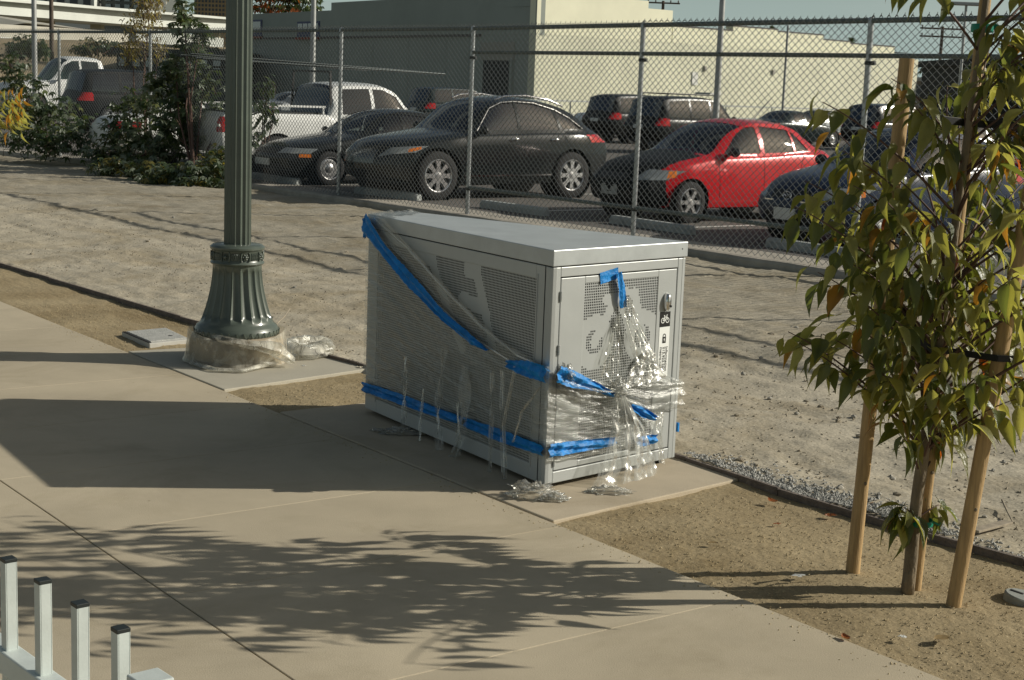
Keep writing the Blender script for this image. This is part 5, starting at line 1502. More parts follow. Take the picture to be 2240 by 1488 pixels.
def car(name, label, cat, pos, heading, sp, body_m, group=None, glass_m=None, detail=True, z=LOT_Z, body2=None):
    """pos: ground point under the nose; heading: direction from nose to tail"""
    gm = glass_m or M_glass
    root = empty(name, (pos[0], pos[1], z), label, cat, group, math.atan2(heading[1], heading[0]))
    sh = CarShell(sp); L = sp['L']
    R = sp['R']; wmax = max(p[1] for p in sp['wid'])
    # wheel arches
    for xw in sp['axles']:
        P = [(xw + R * 1.16 * math.cos(a), R + R * 1.14 * math.sin(a)) for a in np.linspace(0, 2 * math.pi, 28, endpoint=False)]
        sh.cut(P, (0, 2), lambda c: abs(c.y) > 0.50 * wmax and c.z < 1.1, -1)
    nt = 10
    for P in sp['side']:
        for sd in (1, -1):
            sh.cut(P, (0, 2), lambda c, sd=sd: c.y * sd > 0.45 and c.z > sh.belt(min(max(c.x, 0), L)) - 0.08, nt); nt += 1
    nwin = nt
    seam0 = nt
    for si, P in enumerate(sp.get('seams', [])):
        (x0, z0), (x1, z1) = P; l = math.hypot(x1 - x0, z1 - z0); nx, nz = -(z1 - z0) / l * .006, (x1 - x0) / l * .006
        Q = [(x0 + nx, z0 + nz), (x1 + nx, z1 + nz), (x1 - nx, z1 - nz), (x0 - nx, z0 - nz)]
        for sd in (1, -1):
            sh.cut(Q, (0, 2), lambda c: c.y * sd > 0.6 * wmax and c.z < sh.belt(min(max(c.x, 0), L)) + .02 and c.z > sh.bot(min(max(c.x, 0), L)) + .02, 60 + si * 2 + (sd > 0))
    regs = {}
    for ti, (nm, P, ax, lim, m) in enumerate(sp.get('regions', [])):
        for sd in ((1, -1) if ax == 'front2' or ax == 'rear2' or ax == 'side' else (0,)):
            t = 80 + ti * 2 + (1 if sd > 0 else 0)
            if ax == 'side': sh.cut(P, (0, 2), lambda c, sd=sd: c.y * sd > lim, t)
            else:
                Q = [(y * (sd or 1), zz) for y, zz in P]
                sh.cut(Q, (1, 2), (lambda c: c.x < lim) if ax.startswith('front') else (lambda c: c.x > lim), t)
            regs[t] = (nm, m)
    body_tags = {0}
    if body2 is not None:
        for f in sh.bm.faces:
            c = f.calc_center_median()
            if f[sh.tg] == 0 and body2[0](c, f.normal): f[sh.tg] = 5
        sh.extract({5}, body2[1], body2[2], root)
    sh.extract(body_tags, 'body', body_m, root)
    o = sh.extract({1}, 'windshield', gm, root, 0.004); sh.extract({2}, 'rear_window', gm, root, 0.004)
    for t in range(10, nwin): sh.extract({t}, 'side_window', gm, root, 0.008)
    for t in range(60, 60 + 2 * len(sp.get('seams', []))): sh.extract({t}, 'door_seam', M_trim, root, 0.004)
    for t, (nm, m) in regs.items(): sh.extract({t}, nm, m, root, -0.004)
    sh.bm.free()
    # wheels with dark wells
    for i, xw in enumerate(sp['axles']):
        for sd in (1, -1):
            wy = sh.wid(xw) - sp.get('tw', .225) / 2 - 0.01
            wheel(root, (xw, sd * wy, R), R, sp.get('tw', .225), sd, sp.get('spokes', 8), sp.get('rim'), sp.get('style', 'alloy'))
            mb = MB(); mb.lathe([(R * 1.15, sd * (wy - .25)), (R * 1.15, sd * (wy + .09))], 30, (xw, 0, R), axis='y', cap=False)
            mb.lathe([(R * 1.15, sd * (wy - .25)), (0.001, sd * (wy - .25))], 30, (xw, 0, R), axis='y', cap=False); mb.build('wheel_well', M_trim, root)
    # mirrors
    for sd in (1, -1):
        mx, mz = sp['mirror']; y0 = sh.wid(mx) * 0.93
        def fn(s, t):
            a, b_ = s * 2 * math.pi, (t - .5) * math.pi
            return V3((mx + .05 * math.sin(b_), sd * (y0 + .12 + .105 * math.cos(b_) * math.cos(a)), mz + .075 * math.cos(b_) * math.sin(a)))
        mb = MB(); mb.grid(fn, 16, 8); mb.bar((mx, sd * (y0 - .02), mz - .05), (mx, sd * (y0 + .08), mz - .02), .05, .04)
        mb.build('mirror', sp.get('mirror_m', M_trim), root, smooth=60)
    if detail:
        floor_z = sp['seat_z']
        for sx, ys in sp['seats']:
            for y in ys:
                mb = MB()
                mb.box((sx, y, floor_z - .10), (.50, .46, .18)); mb.box((sx + .30, y, floor_z + .24), (.14, .46, .62), Matrix.Rotation(.22, 3, 'Y'), .85); mb.box((sx + .38, y, floor_z + .64), (.10, .25, .17))
                mb.build('seat', sp.get('seat_m', M_seat), root, bevel=0.04)
        mb = MB(); mb.box((sp['ws'][0] + .45, 0, sh.belt(sp['ws'][0]) - .06), (.45, 1.35, .16)); mb.tube([(sp['ws'][0] + .72, .36 * (1 if True else -1) * -1 + .17 * math.cos(a), sh.belt(1.5) - .02 + .17 * math.sin(a)) for a in np.linspace(0, 6.28, 17)[:-1]], .016, 6, closed=True)
        mb.build('dashboard', M_trim, root, bevel=0.03)
    mb = MB(); zz = sh.bot(L * .5) + .02; mb.box((L / 2, 0, zz), (L * .82, wmax * 1.5, .03)); mb.build('underbody', M_trim, root)
    return root, sh


def copy_tree(o, parent=None):
    c = o.copy(); col.objects.link(c); c.parent = parent
    for ch in list(o.children): copy_tree(ch, c)
    return c

SUV = dict(L=4.80, R=.392, axles=(0.93, 3.78), tw=.26, spokes=8, roofw=.66, nose_z=.55, tail_z=.72, bowf=.42, bowr=.26, n=64,
           top=[(0, .74), (.10, .84), (.35, .93), (.8, 1.0), (1.25, 1.055), (1.38, 1.075), (1.7, 1.29), (2.05, 1.49), (2.35, 1.575), (2.75, 1.61), (3.2, 1.585), (3.7, 1.50), (4.1, 1.37), (4.5, 1.15), (4.65, 1.08), (4.8, .96)],
           belt=[(0, .72), (.3, .85), (.8, .93), (1.4, 1.0), (2.4, 1.03), (3.4, 1.055), (4.1, 1.06), (4.5, 1.02), (4.8, .93)],
           wid=[(0, .78), (.25, .88), (.6, .945), (.95, .965), (1.5, .95), (2.6, .955), (3.4, .965), (3.85, .97), (4.4, .92), (4.8, .80)],
           bot=[(0, .34), (.3, .25), (.7, .22), (2.4, .24), (4.2, .25), (4.6, .34), (4.8, .46)], ws=(1.38, 2.14), rw=(3.98, 4.52), mirror=(1.78, 1.09), seat_z=.80,
           side=[[(1.72, 1.085), (2.60, 1.10), (2.60, 1.505), (2.36, 1.49), (2.12, 1.40)], [(2.66, 1.10), (3.50, 1.115), (3.42, 1.43), (3.05, 1.49), (2.66, 1.51)], [(3.56, 1.12), (4.02, 1.135), (3.78, 1.29), (3.50, 1.40)]],
           seams=[((1.62, .42), (1.58, 1.02)), ((2.63, .36), (2.63, 1.05)), ((3.40, .80), (3.55, 1.05)), ((1.60, .40), (3.3, .42))],
           seats=[(2.35, (-.38, .38)), (3.25, (-.38, .38))],
           regions=[('headlight', [(.50, .66), (.86, .74), (.90, .84), (.60, .80)], 'front2', .75, M_lens), ('grille', [(-.42, .56), (.42, .56), (.46, .76), (-.46, .76)], 'front', .3, mat('chrome_grille', (.16, .17, .17), rough=.25, metal=.8)),
                    ('lower_grille', [(-.6, .30), (.6, .30), (.55, .44), (-.55, .44)], 'front', .3, M_trim), ('marker_light', [(.40, .74), (.62, .79), (.62, .83), (.42, .79)], 'side', .5, M_amber),
                    ('tail_light', [(.52, .92), (.9, .92), (.9, 1.04), (.6, 1.05)], 'rear2', 4.1, M_red)])
SEDAN = dict(L=4.55, R=.31, axles=(0.88, 3.50), tw=.20, spokes=7, roofw=.56, nose_z=.48, tail_z=.68, bowf=.34, bowr=.20, n=54, style='cap',
             top=[(0, .60), (.1, .68), (.4, .77), (.9, .85), (1.3, .905), (1.42, .93), (1.85, 1.18), (2.2, 1.335), (2.6, 1.40), (3.0, 1.39), (3.35, 1.31), (3.8, 1.09), (3.95, 1.03), (4.3, 1.0), (4.45, .95), (4.55, .84)],
             belt=[(0, .58), (.4, .71), (.9, .79), (1.45, .86), (2.6, .90), (3.6, .935), (4.2, .93), (4.55, .80)],
             wid=[(0, .70), (.25, .79), (.7, .85), (2.3, .865), (3.6, .86), (4.2, .82), (4.55, .72)], bot=[(0, .28), (.4, .20), (2, .19), (3.9, .22), (4.55, .36)], ws=(1.42, 2.22), rw=(3.25, 3.85), mirror=(1.80, .94), seat_z=.62,
             side=[[(1.74, .925), (2.48, .94), (2.48, 1.31), (2.30, 1.30), (2.10, 1.21)], [(2.54, .94), (3.22, .955), (3.10, 1.26), (2.54, 1.31)]],
             seams=[((1.55, .36), (1.52, .88)), ((2.51, .32), (2.51, .92)), ((3.28, .62), (3.40, .94))], seats=[(2.15, (-.34, .34)), (2.95, (-.34, .34))], seat_m=M_seat2,
             regions=[('headlight', [(.42, .56), (.78, .57), (.80, .66), (.46, .665)], 'front2', .6, M_lens), ('grille', [(-.35, .56), (.35, .56), (.38, .645), (-.38, .645)], 'front', .2, M_trim), ('lower_grille', [(-.5, .26), (.5, .26), (.5, .38), (-.5, .38)], 'front', .2, M_trim),
                      ('marker_light', [(.28, .50), (.50, .50), (.50, .56), (.30, .56)], 'side', .5, M_amber), ('tail_light', [(.42, .76), (.85, .76), (.85, .90), (.46, .90)], 'rear2', 4.0, M_red)])
COMPACT = dict(L=4.2, R=.31, axles=(0.83, 3.32), tw=.20, spokes=6, roofw=.57, nose_z=.50, tail_z=.72, bowf=.36, bowr=.22, n=56,
               top=[(0, .66), (.1, .76), (.35, .87), (.8, .95), (1.05, .99), (1.15, 1.01), (1.6, 1.26), (1.95, 1.40), (2.35, 1.475), (2.8, 1.47), (3.2, 1.40), (3.6, 1.22), (3.8, 1.12), (4.05, 1.05), (4.2, .9)],
               belt=[(0, .64), (.35, .79), (.8, .87), (1.2, .92), (2.4, .96), (3.4, 1.0), (4.0, .98), (4.2, .86)],
               wid=[(0, .68), (.25, .77), (.65, .835), (2.3, .85), (3.5, .845), (4.0, .78), (4.2, .70)], bot=[(0, .30), (.4, .21), (2, .20), (3.7, .23), (4.2, .38)], ws=(1.15, 2.02), rw=(3.25, 3.78), mirror=(1.60, 1.02), seat_z=.68,
               side=[[(1.52, .985), (2.28, 1.0), (2.28, 1.375), (2.10, 1.365), (1.88, 1.27)], [(2.37, 1.005), (3.02, 1.02), (3.0, 1.34), (2.37, 1.385)], [(3.07, 1.03), (3.38, 1.04), (3.16, 1.25), (3.05, 1.32)]],
               seams=[((1.40, .36), (1.36, .93)), ((2.33, .32), (2.33, .97)), ((3.1, .66), (3.22, 1.0))], seats=[(1.98, (-.34, .34)), (2.75, (-.34, .34))],
               regions=[('headlight', [(.40, .60), (.74, .62), (.80, .75), (.52, .76)], 'front2', .75, M_lens), ('marker_light', [(.40, .64), (.56, .66), (.56, .75), (.44, .74)], 'side', .55, M_amber),
                        ('lower_grille', [(-.45, .30), (.45, .30), (.42, .44), (-.42, .44)], 'front', .2, M_trim), ('grille', [(-.28, .60), (.28, .60), (.32, .70), (-.32, .70)], 'front', .2, M_trim),
                        ('tail_light', [(.45, .80), (.85, .80), (.85, .98), (.5, .98)], 'rear2', 3.6, M_red)])
BOXY = dict(L=4.75, R=.37, axles=(0.90, 3.70), tw=.25, spokes=6, roofw=.70, nose_z=.65, tail_z=.80, bowf=.22, bowr=.10, n=48,
            top=[(0, .86), (.08, .96), (.4, 1.04), (1.15, 1.10), (1.25, 1.12), (1.6, 1.45), (1.95, 1.71), (2.3, 1.79), (3.2, 1.81), (4.2, 1.78), (4.48, 1.70), (4.62, 1.30), (4.70, 1.08), (4.75, .98)],
            belt=[(0, .84), (.4, .98), (1.3, 1.06), (3, 1.09), (4.4, 1.10), (4.75, .96)], wid=[(0, .80), (.2, .88), (.7, .92), (2.4, .93), (4.2, .92), (4.6, .88), (4.75, .82)],
            bot=[(0, .40), (.4, .30), (2.4, .30), (4.3, .32), (4.75, .46)], ws=(1.25, 2.05), rw=(4.42, 4.66), mirror=(1.58, 1.15), seat_z=.9,
            side=[[(1.58, 1.13), (2.42, 1.14), (2.42, 1.68), (2.12, 1.66), (1.88, 1.55)], [(2.50, 1.14), (3.30, 1.15), (3.30, 1.69), (2.50, 1.69)], [(3.38, 1.15), (4.30, 1.16), (4.20, 1.64), (3.38, 1.69)]],
            seams=[((1.5, .45), (1.45, 1.08)), ((2.46, .42), (2.46, 1.1)), ((3.34, .6), (3.34, 1.1))], seats=[(2.1, (-.36, .36)), (3.0, (-.36, .36))],
            regions=[('headlight', [(.46, .72), (.84, .73), (.84, .88), (.5, .88)], 'front2', .6, M_lens), ('tail_light', [(.70, .88), (.93, .88), (.90, 1.12), (.74, 1.12)], 'rear2', 4.3, M_red), ('grille', [(-.4, .68), (.4, .68), (.4, .86), (-.4, .86)], 'front', .2, M_trim),
                     ('licence_plate', [(-.22, .78), (.22, .78), (.22, .90), (-.22, .90)], 'rear', 4.4, M_plate)])
TRUCK = dict(L=6.20, R=.39, axles=(1.0, 5.00), tw=.25, spokes=6, roofw=.70, nose_z=.70, tail_z=.80, bowf=.22, bowr=.03, n=70,
             top=[(0, .90), (.08, 1.02), (.4, 1.10), (1.35, 1.16), (1.48, 1.18), (1.85, 1.50), (2.2, 1.78), (2.5, 1.86), (3.0, 1.87), (3.55, 1.84), (3.68, 1.76), (3.80, 1.24), (3.84, 1.225), (6.13, 1.225), (6.20, 1.15)],
             belt=[(0, .88), (.4, 1.02), (1.5, 1.12), (3.7, 1.15), (3.9, 1.20), (6.10, 1.20), (6.20, 1.12)], wid=[(0, .84), (.2, .92), (.7, .955), (3.7, .96), (5.95, .955), (6.20, .94)],
             bot=[(0, .42), (.4, .34), (3.0, .34), (5.75, .40), (6.20, .46)], ws=(1.48, 2.28), rw=(3.62, 3.80), mirror=(1.85, 1.22), seat_z=.95,
             side=[[(1.86, 1.20), (2.72, 1.21), (2.72, 1.74), (2.46, 1.73), (2.16, 1.60)], [(2.80, 1.21), (3.50, 1.22), (3.46, 1.72), (2.80, 1.745)]],
             seams=[((1.75, .5), (1.70, 1.14)), ((2.76, .46), (2.76, 1.17)), ((3.80, .46), (3.80, 1.2))], seats=[(2.35, (-.4, .4))],
             regions=[('headlight', [(.5, .76), (.88, .77), (.88, .94), (.52, .94)], 'front2', .6, M_lens), ('tail_light', [(.80, .84), (.97, .84), (.97, 1.13), (.80, 1.13)], 'rear2', 5.95, M_red), ('licence_plate', [(-.17, .66), (.17, .66), (.17, .78), (-.17, .78)], 'rear', 6.05, M_plate)])

def taller(sp, k):
    """the same body with everything above the sills stretched upwards"""
    f = lambda z: z if z < .35 else .35 + (z - .35) * k
    q = dict(sp)
    for key in ('top', 'belt'): q[key] = [(x, f(z)) for x, z in sp[key]]
    q['side'] = [[(x, f(z)) for x, z in P] for P in sp['side']]
    q['seams'] = [tuple((x, f(z)) for x, z in P) for P in sp['seams']]
    q['regions'] = [(n, [(x, f(z)) for x, z in P], a, l, m) for n, P, a, l, m in sp['regions']]
    q['mirror'] = (sp['mirror'][0], f(sp['mirror'][1])); q['nose_z'], q['tail_z'], q['seat_z'] = f(sp['nose_z']), f(sp['tail_z']), f(sp['seat_z'])
    return q
AX = (A_AX.x, A_AX.y)
P_char = paint('charcoal_metallic', (0.010, 0.013, 0.014), .2, .1)
suv, sh = car('crossover_car', 'dark grey crossover with silver roof rails and eight spoke wheels behind the fence', 'car', (-2.62, 25.42), AX, dict(taller(SUV, 1.10), R=.405), P_char, glass_m=glass('smoked_glass', (0.16, 0.19, 0.19), 0.13))
fz = lambda z: z if z < .35 else .35 + (z - .35) * 1.10
for sd in (1, -1):
    mb = MB(); mb.tube([(2.25, sd * .62, fz(1.545)), (2.45, sd * .64, fz(1.605)), (2.9, sd * .655, fz(1.625)), (3.4, sd * .645, fz(1.575)), (3.75, sd * .62, fz(1.48))], .020, 8); mb.build('roof_rail', M_chrome, suv, smooth=60)
    y = sd * .975
    mb = MB(); mb.bar((1.45, sd * .952, .40), (3.30, sd * .968, .42), .018, .022); mb.build('sill_trim', M_chrome, suv)
    for hx in (2.40, 3.28):
        mb = MB(); mb.tube([(hx, sd * .955, fz(.955)), (hx + .08, sd * .985, fz(.962)), (hx + .16, sd * .955, fz(.962))], .014, 6); mb.build('door_handle', M_chrome, suv, smooth=60)
    w_ = [(1.70, 1.075), (2.10, 1.415), (2.36, 1.51), (2.62, 1.528), (3.05, 1.515), (3.5, 1.42), (3.80, 1.30), (4.05, 1.135)]
    mb = MB(); pts = []
    for x, zz in [(a_, fz(b_)) for a_, b_ in w_]:
        q = (zz - sh.belt(x)) / max(.1, (sh.top(x) - sh.belt(x)) * .9); q = min(1, max(0, q))
        pts.append((x + .05 * (1 if x < 2 else -0.3), sd * (sh.wid(x) * .935 * (1 - q) + .665 * q + .018), zz))
    mb.tube(pts, .010, 6); mb.build('window_trim', M_chrome, suv, smooth=60)

P_black = paint('black_paint', (0.010, 0.012, 0.013), .25, .1)
sed, sh = car('sedan_car', 'black older sedan parked nose to the fence just right of the lamp post', 'car', (-4.62, 28.05), AX, SEDAN, P_black)
mb = MB(); mb.box((-.06, 0, .40), (.03, .5, .12)); mb.build('licence_plate', M_plate, sed)

P_red = paint('red_paint', (0.50, 0.012, 0.018), .25, .1)
P_hood = mat('black_hood', (0.009, 0.011, 0.013), rough=.5, spec=.18)
red, sh = car('compact_car', 'bright red compact car with a black hood and bumper', 'car', (1.40, 22.75), AX, taller(COMPACT, 1.05), P_red,
              body2=(lambda c, n: (c.x < 1.17 and n.z > .72 and abs(c.y) < .66) or (c.x < .42 and abs(c.y) < .60) or (c.x < .16 + .36 * (abs(c.y) / .8) ** 2.4 and c.z < .80 and abs(c.y) < .74), 'hood', P_hood))
mb = MB(); mb.box((-.055, 0, .46), (.03, .34, .15)); mb.build('licence_plate', mat('plate_grey', (.32, .33, .32), rough=.6), red)
mb = MB(); mb.tube([(2.55, -.25, 1.46), (3.0, -.25, 1.86)], .006, 6); mb.build('antenna', M_chrome, red)

P_navy = mat('navy_paint', (0.008, 0.018, 0.05), rough=.3, spec=.4, coat=.15)
navy, sh = car('coupe_car', 'dark navy car nose to the fence half hidden by the young tree', 'car', (3.48, 19.68), AX, taller(dict(COMPACT, roofw=.56), 1.06), P_navy)
mb = MB(); mb.bar((-.035, -.38, .585), (-.035, .38, .585), .02, .018); mb.build('grille_bar', M_chrome, navy)
mb = MB()
mb.tube([(-.06 + .02 * abs(math.cos(a)), .07 * math.cos(a), .655 + .052 * math.sin(a)) for a in np.linspace(0, 6.283, 21)[:-1]], .008, 6, closed=True)
mb.tube([(-.055, -.062, .662), (-.06, -.03, .668), (-.06, 0, .640), (-.06, .03, .668), (-.055, .062, .662)], .007, 6); mb.build('emblem', M_chrome, navy)
mb = MB(); mb.box((-.075, 0, .42), (.03, .34, .15)); mb.build('licence_plate', M_plate, navy)

# white pickup backed in, with a pipe rack
P_white = paint('white_paint', (0.80, 0.81, 0.79), .3, 0.0)
RX = (-A_AX.x, -A_AX.y)
tail = V3((-6.25, 30.15, 0))
nose = tail + A_AX * 6.20
trk, sh = car('pickup_truck', 'white pickup truck with long pipes on an overhead rack', 'pickup truck', (nose.x, nose.y), RX, TRUCK, P_white, glass_m=M_glass_dk)
mb = MB(); mb.box((4.98, 0, 1.225), (2.2, 1.62, .03)); mb.build('bed_opening', M_trim, trk)
for y in (-.88, .88):
    mb = MB(); mb.bar((3.9, y, 1.36), (6.05, y, 1.36), .04, .04)
    for x in (3.95, 5.0, 6.0): mb.bar((x, y, 1.2), (x, y, 1.36), .04, .03)
    mb.build('bed_rail', P_white, trk)
for sd in (1, -1):
    mb = MB(); mb.box((6.245, sd * .875, .965), (.03, .12, .05)); mb.build('reverse_light', M_plate, trk)
rack = MB()
for x in (3.72, 5.85):
    for y in (-.80, .80): rack.bar((x, y, 1.2), (x, y * .92, 2.06), .04, .04)
    rack.bar((x, -.76, 2.06), (x, .76, 2.06), .04, .04)
rack.build('ladder_rack', M_trim, trk)
def pipe(a, c, r, label):
    Mx = trk.matrix_basis if False else Matrix.Translation(V3(trk.location)) @ Matrix.Rotation(trk.rotation_euler.z, 4, 'Z')
    mb = MB(); mb.tube([Mx @ V3(a), Mx @ V3(c)], r, 8)
    return tag(mb.build('steel_pipe', mat('dark_pipe', (.05, .06, .06), rough=.35, metal=.6), smooth=40), label, 'pipe')
pipe((0.9, .72, 2.11), (6.6, .66, 2.21), .022, 'lowest dark pipe on the pickup rack')
pipe((1.2, .52, 2.13), (6.6, .42, 2.29), .018, 'upper dark pipe with a bright tip on the pickup rack')
pipe((2.6, .30, 2.12), (6.7, .20, 2.26), .018, 'shorter dark pipe in the middle of the pickup rack')

# pale sedan behind the weeds, tail to the fence
t_ = V3((-8.75, 32.15, 0)); n_ = t_ + A_AX * 4.55
car('sedan_car', 'white sedan with red tail lamp seen through the weeds at left', 'car', (n_.x, n_.y), RX, SEDAN, P_white, glass_m=M_glass_dk, detail=False)

# second row across the aisle
P_silver = paint('silver_paint', (0.38, 0.40, 0.41), .3, .6)
P_blue = paint('steel_blue_paint', (0.07, 0.12, 0.17), .25, .4)
P_green = paint('dark_green_paint', (0.012, 0.022, 0.024), .25, .2)
P_maroon = paint('maroon_paint', (0.20, 0.015, 0.05), .25, .2)
P_far = mat('far_black_paint', (0.008, 0.009, 0.010), rough=.3, spec=.3)
rowg = 'cars in the far rows of the car park'
def far_car(sp, px, py, m, label, name, facing=1, Y=None, glass_m=M_glass_dk, z=LOT_Z):
    """ground point under the near end at this pixel"""
    p = gnd(px, py, z) if Y is None else at(px, py, Y)
    h = A_AX * facing
    if facing < 0: p = p + A_AX * sp['L']
    return car(name, label, 'car', (p.x, p.y), (h.x, h.y), dict(sp, n=36), m, rowg, glass_m, False)
bx_, _sh = far_car(BOXY, 1395, 335, P_far, 'black boxy sport utility vehicle with roof rails in the far row', 'utility_car', -1)
mb = MB()
for y in (-.6, .6): mb.tube([(2.0, y, 1.80), (2.1, y, 1.87), (4.1, y, 1.88), (4.2, y, 1.80)], .022, 6)
for x in (2.4, 3.2, 3.9): mb.bar((x, -.6, 1.88), (x, .6, 1.88), .05, .03)
mb.build('roof_rack', M_trim, bx_)
mb = MB(); mb.box((2.0, .2, 1.93), (.5, .7, .06)); mb.build('rack_board', M_plate, bx_)
far_car(BOXY, 1300, 312, P_far, 'black sport utility vehicle right behind the crossover tail', 'utility_car', -1)
far_car(SEDAN, 1270, 300, P_white, 'white car peeking out behind the crossover tail', 'sedan_car', -1)
far_car(SEDAN, 1650, 318, P_green, 'dark sedan with low roof behind the red car', 'sedan_car', -1)
far_car(SEDAN, 1735, 305, P_silver, 'silver blue sedan in the far row behind the red car roof', 'sedan_car', -1)
far_car(BOXY, 1870, 330, P_black, 'black van shaped vehicle behind the left side of the tree', 'utility_car', -1)
far_car(SEDAN, 2010, 372, P_silver, 'silver car glimpsed through the top of the tree leaves', 'sedan_car', -1)
far_car(SEDAN, 2150, 392, P_maroon, 'maroon red car glimpsed through the middle of the tree', 'sedan_car', 1)
far_car(COMPACT, 2290, 400, P_blue, 'steel blue car behind the tree at the right edge', 'compact_car', 1)
far_car(BOXY, 905, 282, P_green, 'dark vehicle roof behind the black sedan', 'utility_car', -1)
far_car(SEDAN, 1060, 290, P_green, 'dark car hidden beyond the crossover roof', 'sedan_car', -1)
tk_, _sh = far_car(TRUCK, 0, 262, P_white, 'old pale pickup with green windows at far left', 'pickup_truck', 1, glass_m=glass('green_glass', (.20, .34, .32), .12))
tk_.scale = (1.0, 1.1, 1.3)
P_dull = mat('dull_black_paint', (0.007, 0.008, 0.009), rough=.4, spec=.25)
bk_, _sh = far_car(BOXY, 150, 285, P_dull, 'black box shaped vehicle at left behind the fence', 'utility_car', -1)
bk_.scale = (1, 1, 1.1)
far_car(SEDAN, 560, 275, P_silver, 'pale car beyond the pickup bed left of the lamp post', 'sedan_car', -1)

# ------------------------------------------------------------------ warehouse behind the car park
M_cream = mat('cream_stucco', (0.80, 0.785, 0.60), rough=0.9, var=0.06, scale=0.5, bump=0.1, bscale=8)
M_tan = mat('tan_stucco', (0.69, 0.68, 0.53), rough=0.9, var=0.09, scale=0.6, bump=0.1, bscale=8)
M_wallshade = mat('shaded_stucco', (0.34, 0.37, 0.33), rough=0.9, var=0.07, scale=0.4)  # side wall's shade put into its colour, darker and greener than the front
M_roofd = mat('roof_felt', (0.15, 0.14, 0.13), rough=0.95)
bld = empty('warehouse_building', (0.6, 75, LOT_Z), 'long cream warehouse with stepped parapet and a shaded side wall', 'building')
bo = V3(bld.location)
WR, WL = Face((0.6, 75, 0), (24.2, 95.4, 0)), Face((-19.0, 104.7, 0), (0.6, 75, 0))
def wpart(F, d0, d1, z0, z1, o0, o1, name, m, parent=bld):
    mb = MB(); panel_box(mb, F, d0, d1, z0, z1, o0, o1); mb.v = [tuple(V3(v) - bo) for v in mb.v]
    return mb.build(name, m, parent)
dk = WR.hit(1470, 60)[0]
zband = 4.62
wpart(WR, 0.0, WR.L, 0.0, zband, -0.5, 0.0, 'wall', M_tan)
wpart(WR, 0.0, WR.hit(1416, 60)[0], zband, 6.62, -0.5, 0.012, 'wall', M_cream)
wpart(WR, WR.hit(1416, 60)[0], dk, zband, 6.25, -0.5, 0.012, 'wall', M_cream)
steps = [(1470, 5.45), (1602, 5.70), (1700, 5.60), (1800, 5.35), (1860, 5.25), (1957, None)]
for (x0, z), (x1, _z) in zip(steps, steps[1:]):
    wpart(WR, WR.hit(x0, 90)[0] + (0.003 if x0 > 1470 else 0.003), WR.hit(x1, 100)[0], zband, z, -0.5, 0.012, 'parapet', M_cream)
    wpart(WR, WR.hit(x0, 90)[0] + .003, WR.hit(x1, 100)[0], z, z + .07, -0.53, 0.03, 'coping', M_roofd)
wpart(WR, dk - .3, dk, zband, 6.2, -14, -0.52, 'wall', M_cream)
wpart(WL, 0.0, WL.L - 0.52, 0.0, 4.55, -0.5, 0.0, 'wall', M_wallshade)
wpart(WL, WL.hit(725, 20)[0], WL.L - 0.02, 4.55, 6.60, -0.5, 0.012, 'wall', M_wallshade)
wpart(WL, 0.0, WL.hit(725, 20)[0], 4.55, 6.15, -0.5, 0.010, 'wall', M_wallshade)
M_win = glass('dusk_window', (.06, .07, .08), .18, .08)
M_frame_blue = mat('blue_window_frame', (0.06, 0.08, 0.16), rough=.6)
M_sill_red = mat('red_sill', (0.26, 0.06, 0.04), rough=.7)
for x0, x1, y0, y1 in ((652, 700, 48, 82), (500, 574, 46, 80)):
    (d0, z1), (d1, z0) = WL.hit(x0, y0), WL.hit(x1, y1)
    f = wpart(WL, d0, d1, z0, z1, .0, .06, 'window', M_frame_blue)
    for k in range(4):
        a = d0 + .12 + (d1 - d0 - .2) * k / 4; wpart(WL, a, a + (d1 - d0 - .2) / 4 - .1, z0 + .35, z1 - .12, .06, .075, 'pane', M_win, f)
    wpart(WL, d0 - .1, d1 + .1, z0 - .12, z0, 0, .2, 'sill', M_sill_red, f)
(d0, z1), (d1, _) = WL.hit(1058, 132), WL.hit(1118, 132)
wpart(WL, d0, d1, 0.0, z1, .0, .03, 'loading_door', mat('door_dark', (.03, .035, .035), rough=.6))
wpart(WL, d1 + .05, d1 + .25, 0.0, z1 + .1, .0, .12, 'door_jamb', M_wallshade)
wpart(WL, d0 - .25, d1 + .3, z1 + .005, z1 + 0.9, .0, .05, 'door_head', mat('lighter_render', (.36, .35, .30), rough=.9))
wpart(WL, 2, d0 - .3, 4.50, 4.62, .0, .08, 'string_course', M_roofd)
(d0, z0), (d1, z1) = WR.hit(1512, 186), WR.hit(1526, 158)
wpart(WR, d0, d1, z0, z1, .0, .05, 'wall_notice', M_plate)
for px, py in ((1541, 150), (1690, 158)):
    d0, z0 = WR.hit(px, py); wpart(WR, d0 - .07, d0 + .07, z0 - .12, z0 + .12, .0, .1, 'wall_lamp', M_conc)
mb = MB(); p = [WR.p(0, 6.4, -.5), WR.p(dk, 6.1, -.5), WR.p(dk, 6.1, -16), WL.p(0, 6.1, -.5)]
mb.add([v - bo for v in [WR.p(0, 5.9, -.4), WR.p(dk, 5.9, -.4), WR.p(dk, 5.9, -30), WL.p(0, 5.9, -.4)]], [(0, 1, 2, 3)]); mb.build('roof', M_roofd, bld)
mb = MB(); mb.add([v - bo for v in [WR.p(dk, 5.0, -.4), WR.p(WR.L, 5.0, -.4), WR.p(WR.L, 5.0, -25), WR.p(dk, 5.0, -25)]], [(0, 1, 2, 3)]); mb.build('roof', M_roofd, bld)
wpart(WR, WR.L - .5, WR.L, 0, 4.9, -25, -.52, 'wall', M_tan)

for k in range(8):
    d0 = 2.5 + k * 4.1
    if d0 < WL.L - 7: wpart(WL, d0, d0 + .08, 0.0, 4.45, .0, .03, 'panel_joint', M_wallshade)
